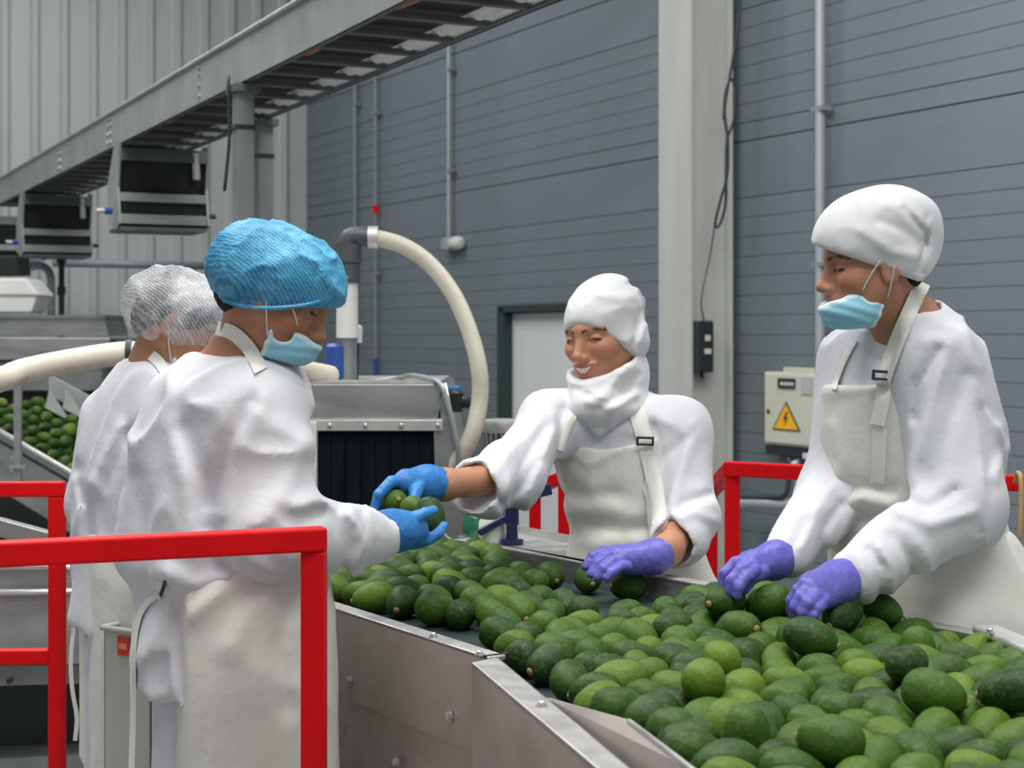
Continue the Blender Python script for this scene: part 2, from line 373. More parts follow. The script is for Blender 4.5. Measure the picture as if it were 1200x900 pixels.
# ================================================================== overhead conveyor
s_ = 0.85
OD = unit((-0.479, 1, 0)); OP = unit((1, 0.479, 0))
o0 = np.array([-0.56*s_, 6.0*s_, EYE+1.16*s_])                       # lower edge of the near side plate
def opt(t, q=0.0, h=0.0): return o0+OD*t+OP*q+np.array([0,0,h])
oax = np.array([OD, OP, [0,0,1]])
T0, T1 = -2.6, 8.0; OW = 0.41; OH = 0.172
oc = thing('overhead_conveyor', 'galvanised overhead ladder conveyor crossing the hall above the workers', 'conveyor', (opt(1.6)[0], opt(1.6)[1], 0))
def sideplate(q, nm):
    MB().box(opt((T0+T1)/2, q, OH/2), (T1-T0, 0.008, OH), oax).build(nm, 'galv', oc)
sideplate(0, 'side_plate'); sideplate(OW, 'side_plate')
for q, sg in ((0.012,1),(OW-0.012,-1)):
    MB().box(opt((T0+T1)/2, q, 0.004), (T1-T0, 0.03, 0.008), oax).build('lower_lip', 'galv_dark', oc)
MB().tube([opt(T0, -0.005, OH+0.008), opt(T1, -0.005, OH+0.008)], 0.013, 8).build('upper_edge', 'galv', oc, smooth=True)
MB().box(opt((T0+T1)/2, OW/2-0.03, 0.045), (T1-T0, OW-0.10, 0.012), oax).build('belt', 'black', oc)
MB().tube([opt(T0, OW-0.055, 0.045), opt(T1, OW-0.055, 0.045)], 0.030, 10).build('cable_tube', 'white_plastic', oc, smooth=True)
MB().tube([opt(T0+0.05*i, 0.065+0.02*math.sin(i*0.31), 0.030) for i in range(int((T1-T0)/0.05))], 0.007, 5).build('orange_cable', 'orange', oc, smooth=True)
rm = None; t = T0+0.1; k = 0
while t < T1:
    if rm is None:
        r0 = MB().box(opt(t, OW/2, 0.012), (0.034, OW-0.02, 0.020), oax).build('rung', 'galv_dark', oc, bevel=0.003); rm = r0; r0t = t; base = Vector(r0.location)
    else:
        o = bpy.data.objects.new('rung', rm.data); COL.objects.link(o); o.parent = oc; o.location = base+Vector(OD*(t-r0t))
        md = o.modifiers.new('bevel', 'BEVEL'); md.width = 0.003; md.segments = 2
    t += 0.30
bm_ = None
for tt in (-0.55, -0.50, 1.95, 3.75, 3.82, 5.2, 5.26):
    for hh in (0.03, 0.075, 0.12, 0.15):
        if bm_ is None:
            b0 = MB().lathe(opt(tt, -0.004, hh), -OP, [(0,0.011),(0.008,0.011),(0.010,0.006)], 8).build('bolt', 'bolt', oc, smooth='auto'); bm_ = (b0, tt, hh)
        else:
            o = bpy.data.objects.new('bolt', bm_[0].data); COL.objects.link(o); o.parent = oc
            o.location = bm_[0].location+Vector(OD*(tt-bm_[1])+np.array([0,0,hh-bm_[2]]))
for px, q in ((285, 0.02), (309, OW-0.02)):
    k = (px-600)/F; base_ = opt(0, q); tt = (k*base_[1]-base_[0])/(OD[0]-k*OD[1]); p = opt(tt, q)
    MB().box((p[0], p[1], p[2]/2), (0.070, 0.070, p[2]), oax).build('post', 'galv_post', oc, bevel=0.004)
    MB().box((p[0], p[1], p[2]-0.17), (0.078, 0.078, 0.018), oax).build('cable_tie', 'black_plastic', oc)
    MB().box((p[0], p[1], p[2]-0.02), (0.14, 0.10, 0.03), oax).build('post_bracket', 'galv_dark', oc)
    MB().box((p[0], p[1], 0.01), (0.16, 0.16, 0.02), oax).build('foot_plate', 'galv_dark', oc)
    if px == 285:
        MB().tube(curve_pts([p+OP*(-0.06)+np.array([0,0,0.03])-OD*0.0, p-OP*0.055+np.array([0,0,-0.2]), p-OP*0.075+np.array([0,0,-0.42])], 5), 0.007, 6).build('hanging_cable', 'black_plastic', oc, smooth=True)
# discharge hoppers under the overhead conveyor
def hopper(px, py, label, hs):
    k = (px-600)/F; tt = (k*o0[1]-o0[0])/(OD[0]-k*OD[1]); p = opt(tt, -0.01, 0.0)
    h = thing('discharge_hopper', label, 'hopper', (p[0], p[1], p[2]-hs), 'hoppers under the overhead conveyor')
    L = 0.36
    def hp(a, q, z): return p+OD*a+OP*q+np.array([0,0,z])
    for q in (0.0, 0.46):
        MB().prism([hp(-0.02,q,0.0), hp(0.10,q,0.01), hp(L*0.75,q,-hs*0.45), hp(L*0.72,q,-hs*0.9), hp(0.06,q,-hs), hp(-0.015,q,-hs*0.93), hp(0.03,q,-hs*0.5)], OP*0.012).build('side_cheek', 'galv' , h)
    MB().prism([hp(-0.01,0.012,-0.02), hp(-0.01,0.46,-0.02), hp(-0.01,0.46,-0.085), hp(-0.01,0.012,-0.085)], OD*0.01).build('header_bar', 'galv_dark', h)
    MB().prism([hp(0.03,0.012,-0.04), hp(0.03,0.46,-0.04), hp(0.07,0.46,-hs*0.62), hp(0.07,0.012,-hs*0.62)], OD*0.01).build('upper_shade_sheet', 'black', h)  # black sheet stands in for the shade inside the hopper's open front
    MB().box(hp(0.0,0.235,-hs*0.62), (0.012, 0.45, 0.045), oax).build('crossbar', 'galv', h, bevel=0.003)
    MB().box(hp(0.0,0.235,-hs*0.875), (0.012, 0.45, 0.05), oax).build('crossbar', 'galv', h, bevel=0.003)
    MB().prism([hp(0.02,0.012,-hs*0.62), hp(0.02,0.46,-hs*0.62), hp(0.03,0.46,-hs*0.98), hp(0.03,0.012,-hs*0.98)], OD*0.01).build('lower_shade_sheet', 'black', h)  # lower black sheet, again the shade of the open front between the bars
    MB().box(hp(0.12,0.23,-hs*0.99), (0.3, 0.44, 0.02), oax).build('floor_plate', 'galv_dark', h)
    MB().tube([hp(0.05,-0.02,-hs*0.78), hp(0.05,-0.06,-hs*0.78)], 0.018, 8).build('air_fitting', 'blue_plastic', h, smooth='auto')
    MB().tube([hp(0.05,-0.06,-hs*0.78), hp(0.05,-0.10,-hs*0.78)], 0.012, 8).build('air_nipple', 'steel_light', h, smooth='auto')
    MB().tube([hp(0.05,0.47,-hs*0.8), hp(0.05,0.52,-hs*0.81)], 0.014, 8).build('pivot_pin', 'black_plastic', h, smooth='auto')
    MB().tube([hp(0.0,0.40,-0.03), hp(0.02,0.41,-hs*0.38)], 0.02, 8).build('actuator', 'steel_light', h, smooth='auto')
hopper(141, 200, 'black hopper with steel bars nearest the support post', 0.44)
hopper(28, 250, 'smaller black steel-barred hopper in the middle of the row', 0.44)
hopper(-22, 280, 'partly cropped black hopper at the far left end of the row', 0.44)
# ================================================================== sorting conveyor
ZR = EYE-0.53          # top of the side rails
ZB = ZR-0.05           # belt surface
def at_rail(px, py): return Pz(px, py, ZR)
nA0, nA1 = at_rail(385,710), at_rail(572,770)                        # near rail, far end -> joint
dA = unit(nA1-nA0)
nA0 = nA0-dA*0.75                                                    # runs on behind the worker in the blue cap
fA1 = at_rail(1138,744); fA0 = at_rail(528,632)
nB0o, nB1o = at_rail(553,776), at_rail(700,900)
nB0i, nB1i = at_rail(582,770), at_rail(737,900)
dB = unit(nB1o-nB0o); nB1o = nB0o+dB*1.5; nB1i = nB0i+unit(nB1i-nB0i)*1.5
fB0 = fA1; fB1 = at_rail(1200,772); fB1 = fB0+unit(fB1-fB0)*1.6
cen = (nA1+fA1)/2
sc = thing('sorting_conveyor', 'stainless sorting conveyor with a dark green belt carrying the avocados', 'conveyor', (cen[0], cen[1], 0))
up = np.array([0,0,1.0])
inA = unit(np.cross(up, dA)); inA = inA if inA[1] > 0 else -inA        # from near to far side
def low(p, z): return np.array([p[0], p[1], z])
# belts
far_end = np.array([-0.30, 5.0, 0]); far_end2 = np.array([-0.95, 5.0, 0])
MB().prism([low(nA0+inA*0.01,ZB-0.012), low(nA1+inA*0.01,ZB-0.012), low(fA1-inA*0.01,ZB-0.012), low(fA0-inA*0.01,ZB-0.012), low(far_end,ZB-0.012), low(far_end2*np.array([0.75,1,1]),ZB-0.012)], up*0.012).build('belt', 'belt', sc)
MB().prism([low(nA1+inA*0.02,ZB-0.016), low(fA1-inA*0.02,ZB-0.016), low(fB1,ZB-0.016), low(nB1i,ZB-0.016), low(nB0i,ZB-0.016)], up*0.012).build('outfeed_belt', 'belt', sc)
# near side, section A: flange, upper and lower panel
ntA = -inA
MB().prism([nA0, nA1, nA1+inA*0.035, nA0+inA*0.035], -up*0.008).build('near_flange', 'rail_steel', sc, bevel=0.002)
MB().prism([nA0-up*0.002, nA1-up*0.002, nA1-up*0.168, nA0-up*0.168], inA*0.006).build('upper_side_panel', 'steel_warm', sc)
MB().prism([nA0-up*0.172+inA*0.012, nA1-up*0.172+inA*0.012, nA1-up*0.33+inA*0.012, nA0-up*0.285+inA*0.012], inA*0.006).build('lower_side_panel', 'steel_warm', sc)
MB().box(nA1-dA*0.010-up*0.0005+inA*0.022, (0.010, 0.045, 0.003), np.array([dA, inA, up])).build('joint_strip', 'black', sc)
# section B near side
MB().prism([nB0o, nB1o, nB1i, nB0i], -up*0.010).build('outfeed_flange', 'rail_steel', sc, bevel=0.002)
inB = unit(nB0i-nB0o)
MB().prism([nB0o-up*0.002, nB1o-up*0.002, nB1o-up*0.17, nB0o-up*0.17], inB*0.006).build('outfeed_side_panel', 'steel_warm', sc)
MB().prism([nB0o-up*0.174+inB*0.01, nB1o-up*0.174+inB*0.01, nB1o-up*0.36+inB*0.01, nB0o-up*0.34+inB*0.01], inB*0.006).build('outfeed_lower_panel', 'steel_warm', sc)
MB().prism([nB0i-up*0.002, nB1i-up*0.002, nB1i-up*0.06, nB0i-up*0.06], inB*0.004).build('outfeed_inner_wall', 'steel', sc)
# guide plate standing inside the outfeed
g0 = Pz(639,818,ZR-0.005); g1 = Pz(737,845,ZR+0.03); g2 = Pz(812,902,ZR+0.03); g3 = g2+unit(g2-g1)*0.5
MB().prism([g0, g1, g2, g3, low(g3,ZB), low(g2,ZB), low(g1+unit(g2-g1)*-0.02,ZB), low(g0,ZB)], unit(np.cross(g2-g1, up))*-0.006).build('guide_plate', 'steel_warm', sc)
MB().tube([g1, g2, g3], 0.0035, 6).build('guide_edge', 'rail_steel', sc, smooth=True)
# far rail, section A and B
MB().prism([fA0, fA1, fA1+inA*0.05, fA0+inA*0.05], -up*0.008).build('far_flange', 'rail_steel', sc, bevel=0.002)
MB().prism([fA0, fA1, fA1-up*0.055, fA0-up*0.055], inA*0.006).build('far_inner_wall', 'steel', sc)
MB().prism([fA0+inA*0.05, fA1+inA*0.05, fA1+inA*0.05-up*0.33, fA0+inA*0.05-up*0.33], inA*-0.006).build('far_side_panel', 'steel', sc)
dBf = unit(fB1-fB0); inBf = unit(np.cross(dBf, up)); inBf = inBf if inBf[0] > 0 else -inBf
MB().prism([fB0+up*0.004, fB1+up*0.004, fB1+inBf*0.05+up*0.004, fB0+inBf*0.05+up*0.004], up*0.014).build('outfeed_far_rail', 'rail_steel', sc, bevel=0.005)
MB().prism([fB0, fB1, fB1-up*0.07, fB0-up*0.07], inBf*0.006).build('outfeed_far_wall', 'steel', sc)
# infeed side walls towards the washing machine
MB().bar(low(fA0,ZR-0.03), low(far_end,ZR-0.03), 0.008, 0.06).build('infeed_wall', 'steel', sc)
# bolts on the panels
def boltset(pts, nrm, r=0.008):
    first = None
    for p in pts:
        if first is None: first = (MB().lathe(p, nrm, [(0,r*1.5),(0.002,r*1.5),(0.002,r),(0.007,r),(0.009,r*0.5)], 8).build('bolt', 'bolt', sc, smooth='auto'), p)
        else:
            o = bpy.data.objects.new('bolt', first[0].data); COL.objects.link(o); o.parent = sc; o.location = first[0].location+Vector(p-first[1])
def on_panel(px, py, p0, nrm):
    ray = P(px, py, 1.0)-np.array([0,0,EYE]); t = np.dot(p0-np.array([0,0,EYE]), nrm)/np.dot(ray, nrm); return np.array([0,0,EYE])+ray*t
boltset([on_panel(x, y, nA0, inA)-inA*0.001 for x, y in ((411,797),(528,839),(395,856),(388,871),(465,893))], -inA)
boltset([on_panel(x, y, nB0o, inB)-inB*0.001 for x, y in ((584,884),(640,930))], -inB)
boltset([Pz(635,828,ZR), Pz(562,768,ZR), Pz(1160,742,ZR+0.018), Pz(508,747,ZR)], up, 0.006)
for p in (nA0+dA*0.5, nA1-dA*0.15, nB0i+dB*1.2):
    MB().box(low(p, 0)+inA*0.06+up*0.31, (0.05, 0.05, 0.62)).build('leg', 'steel_dark', sc)
for p in (fA0+dA*0.2, fA1-dA*0.1, fB0+dBf*1.0):
    MB().box(low(p, 0)+inA*0.02+up*0.31-(np.array([0.03,0.03,0])), (0.05, 0.05, 0.62)).build('leg', 'steel_dark', sc)
mid_ = (nA0*0.4+nA1*0.6+fA0*0.4+fA1*0.6)/2
MB().prism([low(nA0+inA*0.08,0.62), low(nA1+inA*0.08,0.62), low(fA1-inA*0.08,0.62), low(fA0-inA*0.08,0.62)], up*0.04).build('drip_tray', 'black', sc)

# ================================================================== avocados
t = NT('avocado_skin')
vc = t.coord('Object'); oi = t.new('ShaderNodeObjectInfo')
c1 = oi.outputs['Color']
n1 = t.noise(vc, 22, 4); n2 = t.noise(vc, 120, 2)
c2 = t.mix(t.ramp(n1, [(0.35,(0,0,0)),(0.68,(1,1,1))]), c1, t.mix(0.35, c1, (0.07,0.15,0.02)))
c3 = t.mix(t.ramp(n2, [(0.56,(0,0,0)),(0.72,(0.32,0.32,0.32))]), c2, (0.16,0.24,0.05))
t.link(c3, t.b.inputs['Base Color']); t.b.inputs['Roughness'].default_value = 0.5; t.b.inputs['Specular IOR Level'].default_value = 0.24
t.link(t.bump(n2, 0.65, 0.002, t.bump(n1, 0.5, 0.005)), t.b.inputs['Normal'])
M['avocado'] = t.m
M['stem'] = mat('avocado_stem', (0.32,0.20,0.085), 0.7, var=0.35, vscale=200)
RF, RT, SEP = 0.0328, 0.0256, 0.028
def avo_mesh(rf, rt, sep, bumpy):
    r_ = np.random.default_rng(int(bumpy*1000)); n = 18; prof = []
    x0, x1 = -sep/2-rf, sep/2+rt
    for i in range(17):
        th = math.pi*i/16; x = (x0+x1)/2-(x1-x0)/2*math.cos(th)
        s = (x-x0)/(x1-x0); rad = (rf*1.02*(1-s)+rt*1.12*s)*math.sin(th)**0.86
        if i in (0, 16): rad = 0.0
        prof.append((x, rad))
    ph = r_.uniform(0, 6, 6); vs = []; fs = []
    for i, (x, rad) in enumerate(prof):
        if i in (0, 16): vs.append((x,0,0)); continue
        for k in range(n):
            a = 2*math.pi*k/n; q = rad*(1+0.022*math.sin(2*a+ph[0]+x*60)+0.015*math.sin(3*a+ph[1]-x*90))
            vs.append((x, q*math.cos(a), q*math.sin(a)))
    for k in range(n):
        fs.append((0, 1+(k+1) % n, 1+k))
        for i in range(14): a = 1+i*n; fs.append((a+k, a+(k+1) % n, a+n+(k+1) % n, a+n+k))
        a = 1+14*n; fs.append((a+k, a+(k+1) % n, len(vs)-1))
    me = bpy.data.meshes.new('avocado'); me.from_pydata(vs, [], fs); me.polygons.foreach_set('use_smooth', [True]*len(fs))
    bm = bmesh.new(); bm.from_mesh(me); bmesh.ops.recalc_face_normals(bm, faces=bm.faces); bm.to_mesh(me); bm.free()
    me.materials.append(M['avocado']); return me, x1
AV = [avo_mesh(RF, RT, SEP, 0.11), avo_mesh(RF*1.04, RT*1.08, SEP*0.9, 0.37), avo_mesh(RF*0.95, RT*0.95, SEP*1.12, 0.73), avo_mesh(RF*1.03, RT*0.88, SEP*1.1, 0.91)]
st = MB().lathe((0,0,0), (1,0,0), [(-0.004,0.0068),(0.0014,0.0064),(0.003,0.0045),(0.0035,0.001)], 8)
sm = bpy.data.meshes.new('stem'); sm.from_pydata(st.v, [], st.f); sm.polygons.foreach_set('use_smooth', [True]*len(st.f)); sm.materials.append(M['stem'])
SHADE = [(0.0,(0.009,0.027,0.005)),(0.3,(0.018,0.054,0.006)),(0.6,(0.035,0.088,0.007)),(0.85,(0.066,0.128,0.009)),(1.0,(0.12,0.185,0.014))]
def shade_col(v): return tuple(np.interp(v, [s_[0] for s_ in SHADE], [s_[1][i] for s_ in SHADE]) for i in range(3))
def shade_word(v): return 'dark green' if v < 0.30 else ('bright yellowish green' if v > 0.82 else 'plain green')
def avocado(c, axis, label, group, var=0, scl=1.0, roll=0.0, shade=None):
    shade = random.random() if shade is None else shade
    ax_ = Vector(axis).normalized(); q = ax_.to_track_quat('X', 'Z')
    me, x1 = AV[var % 4]
    o = bpy.data.objects.new('avocado', me); COL.objects.link(o)
    o.rotation_mode = 'QUATERNION'; o.rotation_quaternion = q @ Matrix.Rotation(roll, 3, 'X').to_quaternion()
    o.location = Vector(c); o.scale = (scl,)*3
    s = bpy.data.objects.new('stem', sm); COL.objects.link(s); s.parent = o; s.location = (x1-0.0005,0,0)
    o.color = (*shade_col(shade), 1)
    return tag(o, label, 'avocado', group)
POLY_PX = [(384,690),(437,700),(498,713),(548,719),(574,732),(606,763),(640,792),(706,824),(772,843),(825,890),(868,940),(900,990),
           (1290,990),(1300,850),(1215,792),(1160,768),(1060,742),(960,716),(880,694),(835,697),(800,712),(768,722),(716,720),(676,714),(640,700),(612,668),
           (560,645),(520,638),(470,632),(400,634),(380,650)]
POLY = np.array([Pz(x, y, ZB+0.034)[:2] for x, y in POLY_PX])
def inside(p):
    x, y = p[:,0], p[:,1]; c = np.zeros(len(p), bool); n = len(POLY)
    for i in range(n):
        a, b = POLY[i], POLY[(i+1) % n]
        cond = ((a[1] > y) != (b[1] > y)) & (x < (b[0]-a[0])*(y-a[1])/(b[1]-a[1]+1e-12)+a[0]); c ^= cond
    return c
def pull_in(p, margin=0.0):
    out = ~inside(p)
    if not out.any(): return p
    q = p[out]; best = np.full(len(q), 1e9); bp = q.copy(); n = len(POLY)
    for i in range(n):
        a, b = POLY[i], POLY[(i+1) % n]; ab = b-a
        t_ = np.clip(((q-a)@ab)/(ab@ab), 0, 1)[:,None]; c = a+t_*ab; d = np.linalg.norm(q-c, axis=1)
        m_ = d < best; best[m_] = d[m_]; bp[m_] = c[m_]
    p[out] = bp; return p
NAV = 296
lo, hi = POLY.min(0), POLY.max(0); cand = []
while len(cand) < NAV:
    p = rng.uniform(lo, hi)
    if not inside(p[None])[0]: continue
    px_, _ = proj((p[0], p[1], ZB)); wgt = 0.42 if px_ < 600 else (0.48 if px_ < 760 else 1.0)
    if p[1] < 1.85: wgt *= 0.55
    if rng.random() > wgt: continue
    if any(abs(p[0]-c[0]) < 0.045 and abs(p[1]-c[1]) < 0.045 and rng.random() < 0.8 for c in cand): continue
    cand.append(p)
cand = np.array(cand); Z0 = ZB+0.04+0.10*rng.random(NAV)
ang = rng.uniform(0, 2*math.pi, NAV); dirs = np.stack([np.cos(ang), np.sin(ang), 0.10*rng.standard_normal(NAV)], 1); dirs /= np.linalg.norm(dirs, axis=1)[:,None]
size = rng.uniform(0.93, 1.10, NAV)
cc = np.concatenate([cand, Z0[:,None]], 1)
pa = cc-dirs*SEP/2*size[:,None]; pb = cc+dirs*SEP/2*size[:,None]
pos = np.concatenate([pa, pb]); rad = np.concatenate([RF*size, RT*1.06*size]); idx = np.arange(NAV)
own = np.concatenate([idx, idx])
NP = 2*NAV
for it in range(420):
    pos[:,2] -= 0.0011 if it < 330 else 0.0003
    if it % 12 == 0:
        d = pos[:,None,:]-pos[None,:,:]; near = ((d**2).sum(2) < 0.105**2) & (own[:,None] != own[None,:]); ia, ib = np.nonzero(np.triu(near))
    for sub_ in range(2):
        d = pos[ia]-pos[ib]; dist = np.sqrt((d**2).sum(1))+1e-9; ov = np.maximum(rad[ia]+rad[ib]-dist, 0)
        cv = d/dist[:,None]*ov[:,None]*0.5; hitc = (ov > 0).astype(float)
        cnt = np.maximum(np.bincount(ia, hitc, NP)+np.bincount(ib, hitc, NP), 1)
        for q in range(3): pos[:,q] += (np.bincount(ia, cv[:,q], NP)-np.bincount(ib, cv[:,q], NP))/np.sqrt(cnt)*0.75
        v = pos[NAV:]-pos[:NAV]; L = np.linalg.norm(v, axis=1)[:,None]; e = (L-SEP*size[:,None])/L*v*0.5
        pos[:NAV] += e; pos[NAV:] -= e
        dzz = (pos[NAV:,2]-pos[:NAV,2])*0.012; pos[:NAV,2] += dzz; pos[NAV:,2] -= dzz
        pos[:,2] = np.maximum(pos[:,2], ZB+rad)
        mid2 = (pos[:NAV,:2]+pos[NAV:,:2])/2; new = pull_in(mid2.copy()); dlt = new-mid2
        pos[:NAV,:2] += dlt; pos[NAV:,:2] += dlt
for i in range(NAV):
    c = (pos[i]+pos[NAV+i])/2; a = pos[NAV+i]-pos[i]
    sh = float(rng.random()); cx = proj(c)[0]
    where = 'in the cluster on the belt left, below the blue gloves' if cx < 600 else ('on the middle of the belt, below the first purple glove' if cx < 800 else 'in the deep pile at the right end of the belt')
    avocado(c, a, shade_word(sh)+' avocado '+where, shade_word(sh)+' avocados '+where, int(rng.integers(4)), float(size[i]), float(rng.uniform(0, 6.28)), sh)
# single avocados picked apart on the belt near the middle worker's hand
def lying(px, py, axis, label, var=0, scl=1.0):
    c = Pz(px, py, ZB+RF*scl*0.98); return avocado(c, axis, label, None, var, scl, 0.0, 0.35)
lying(735, 686, (-0.8,-0.35,0.0), 'single dark green avocado on bare belt right of the purple glove', 1, 1.0)
lying(689, 680, (0.25,-0.95,-0.1), 'avocado under the fingertips of the purple glove at the far rail', 0, 0.95)
lying(646, 675, (0.3,-0.9,-0.15), 'lone avocado beside the far rail left of the purple glove', 1, 0.95)
lying(397, 598, (0.9,-0.3,0.0), 'dark avocado on the belt just in front of the black curtain', 2, 0.95)
# ================================================================== red railings
def rail(name, label, segs, r=0.019, z0=None):
    pts = [p for s in segs for p in s[1]]; base = min(p[2] for p in pts)
    c = pts[0]; t_ = thing(name, label, 'railing', (c[0], c[1], 0))
    for nm, (a, b) in segs:
        v = np.asarray(b)-np.asarray(a)
        MB().bar(a, b, 2*r, 2*r, up=(0,0,1) if abs(v[2]) < 0.9*np.linalg.norm(v) else (0.05,1,0)).build(nm, 'red', t_, bevel=0.004)
    return t_
def rz(px, py, d): return P(px, py, d)
fr = rz(368, 631, 2.60); fl = rz(0, 649, 2.44); fl = fr+(fl-fr)*1.6
rail('safety_railing', 'red square tube railing in the foreground at the left', [
    ('top_rail', (fl, fr+np.array([0.018,0,0]))), ('post', (low(fr,0), fr-up*0.019)), ('post', (low(fl,0), fl-up*0.019))])
br = rz(67, 573, 3.95); bl = br+np.array([-1.3,-0.05,0]); zm = rz(0, 771, 3.93)[2]
rail('safety_railing', 'red railing with a middle bar beside the worker in the white hair net', [
    ('top_rail', (bl, br+np.array([0.018,0,0]))), ('post', (low(br,0), br-up*0.018)), ('post', (low(bl,0), bl-up*0.018)), ('middle_rail', (low(bl,zm), low(br,zm)-np.array([0.018,0,0])))], r=0.018)
rr = rz(858, 549, 4.25); r2 = rz(1250, 569, 3.86); r3 = rz(833, 575, 4.75)
rail('safety_railing', 'red railing behind the two workers in white caps at the right', [
    ('top_rail', (rr-np.array([0.018,0,0]), r2)), ('post', (low(rr,0), rr-up*0.018)), ('post', (low(r2,0), r2-up*0.018)), ('slanted_rail', (rr, r3)), ('middle_rail', (low(rr,0.62), low(r2,0.62))), ('post', (low(r3,0), r3))], r=0.019)
q1 = rz(627, 572, 4.9); q2 = rz(661, 555, 4.75)
rail('safety_railing', 'red railing with two posts behind the smiling worker\'s sleeve', [
    ('post', (low(q1,0), q1)), ('post', (low(q2,0), q2+up*0.0)), ('top_rail', (q1+up*0.0, rz(700,545,4.6)))], r=0.0175)
# cord tied to the right railing
b = MB(); cp_ = rz(1193, 566, 3.86)
b.tube(curve_pts([cp_+np.array([0,0.022,0.0]), cp_+np.array([0,0,0.024]), cp_+np.array([0,-0.024,0]), cp_+np.array([-0.004,-0.025,-0.12]), rz(1190,640,3.86), rz(1188,700,3.86), rz(1187,790,3.86)], 6), 0.006, 6)
tag(b.build('cord', 'rope', smooth=True), 'tan cord tied around the red railing at the right edge', 'cord')
# ================================================================== washing machine with curtain, behind the belt
mc = thing('washing_machine', 'stainless washing machine hood with a black rubber curtain', 'machine', P(440,600,5.05)*np.array([1,1,0]))
Dm = 5.05
def mq(px, py, d=Dm): return P(px, py, d)
back = np.array([0, 0.75, 0])
MB().prism([mq(335,449), mq(516,449), mq(519,492), mq(335,492)], back).build('hood', 'steel', mc, bevel=0.006)
MB().prism([mq(516,447), mq(335,447), mq(335,450), mq(516,450)], back+np.array([0,0.0,0])).build('lid_edge', 'rail_steel', mc)
MB().prism([mq(362,492,Dm-0.012), mq(519,492,Dm-0.012), mq(519,505,Dm-0.012), mq(362,505,Dm-0.012)], np.array([0,0.02,0])).build('clamp_strip', 'rail_steel', mc, bevel=0.002)
for x in (386,428,470,513): MB().lathe(mq(x,499,Dm-0.012), (0,-1,0), [(0,0.008),(0.005,0.008),(0.007,0.004)], 8).build('bolt', 'bolt', mc, smooth='auto')
MB().prism([mq(340,494,Dm-0.02), mq(371,494,Dm-0.02), mq(371,606,Dm-0.02), mq(340,606,Dm-0.02)], np.array([0,0.06,0])).build('white_corner_post', 'white_plastic', mc, bevel=0.004)
MB().prism([mq(508,505), mq(521,447), mq(541,555), mq(541,640), mq(512,640)], back).build('side_frame', 'steel', mc, bevel=0.004)
MB().tube([mq(521,449,Dm-0.005), mq(541,556,Dm-0.005)], 0.008, 6).build('side_edge', 'rail_steel', mc, smooth=True)
cm_ = None
for i in range(8):                                                   # curtain strips
    x0 = 371+i*17.3; x1 = x0+16.6
    MB().prism([mq(x0,505,Dm+0.01), mq(x1,505,Dm+0.01), mq(x1,604,Dm+0.01+0.012*math.sin(i*2.1)), mq(x0,606,Dm+0.01-0.010*math.sin(i*1.3))], np.array([0,0.006,0])).build('curtain_strip', 'curtain', mc)
for x, y in ((379,560),(401,560)):
    MB().prism([mq(x,y,Dm), mq(x+1.4,y,Dm), mq(x-0.6,y+32,Dm), mq(x-2.4,y+32,Dm)], np.array([0,0.004,0])).build('curtain_edge_highlight', 'steel_light', mc) if False else None
MB().prism([mq(371,500,Dm+0.07), mq(512,500,Dm+0.07), mq(512,640,Dm+0.07), mq(371,640,Dm+0.07)], np.array([0,0.01,0])).build('inner_panel', 'black', mc)
MB().prism([low(mq(335,600),0.0), low(mq(541,600),0.0), low(mq(541,600),0.78), low(mq(335,600),0.78)], back).build('base_cabinet', 'steel_dark', mc)
MB().prism([mq(335,492), mq(340,492), mq(340,640), mq(335,640)], back).build('side_panel', 'steel', mc)
# air line lying on the machine top
b = MB(); b.tube(curve_pts([P(430,447,5.3), P(465,443,5.3), P(480,440,5.2), P(500,443,5.1), P(515,449,5.02), P(524,470,5.0), P(535,515,5.0), P(538,548,5.02)], 6), 0.009, 6)
tag(b.build('air_line', 'conduit', smooth=True), 'thin grey air line draped over the corner of the washing machine', 'hose')
b = MB(); b.tube(curve_pts([P(470,449,5.25), P(470,440,5.25)],3), 0.008,6)
# standpipe with elbow
sp = thing('standpipe', 'dark grey pipe with white sleeve and elbow on the machine', 'pipe', P(407,447,5.3))
MB().tube([P(407,447,5.3), P(407,394,5.3)], 0.032, 12).build('valve_tube', 'steel_dark', sp, smooth='auto')
MB().tube([P(407,396,5.3), P(407,330,5.3)], 0.036, 14).build('white_sleeve', 'white_plastic', sp, smooth='auto')
MB().tube([P(407,332,5.3), P(407,292,5.3)], 0.041, 14).build('socket', 'grey_pipe', sp, smooth='auto')
MB().tube(curve_pts([P(407,296,5.3), P(407,286,5.3), P(411,279,5.3), P(420,277,5.3), P(438,278,5.3)], 6), 0.034, 14).build('elbow', 'grey_pipe', sp, smooth='auto')
MB().lathe(P(407,297,5.3), (0,0,1), [(-0.03,0.046),(0.03,0.046)], 14).build('collar', 'grey_pipe', sp, smooth='auto')
MB().lathe(P(436,278,5.3), (1,0,0), [(-0.012,0.037),(0.02,0.037)], 14).build('hose_clamp', 'steel_light', sp, smooth='auto')
MB().lathe(P(395,424,5.3), (0,0,1), [(-0.06,0.028),(-0.05,0.04),(0.05,0.04),(0.06,0.028)], 12).build('blue_valve', 'blue_plastic', sp, smooth='auto')
MB().lathe(P(394,440,5.3), (0,0,1), [(-0.03,0.025),(0.03,0.035)], 12).build('valve_foot', 'navy_plastic', sp, smooth='auto')
MB().lathe(P(418,391,5.32), (0,0,1), [(-0.03,0.018),(0.02,0.02),(0.03,0.012)], 10).build('gauge', 'label_white', sp, smooth='auto')
MB().tube([P(416,445,5.34), P(417,395,5.34)], 0.012, 8).build('side_tube', 'navy_plastic', sp, smooth='auto')
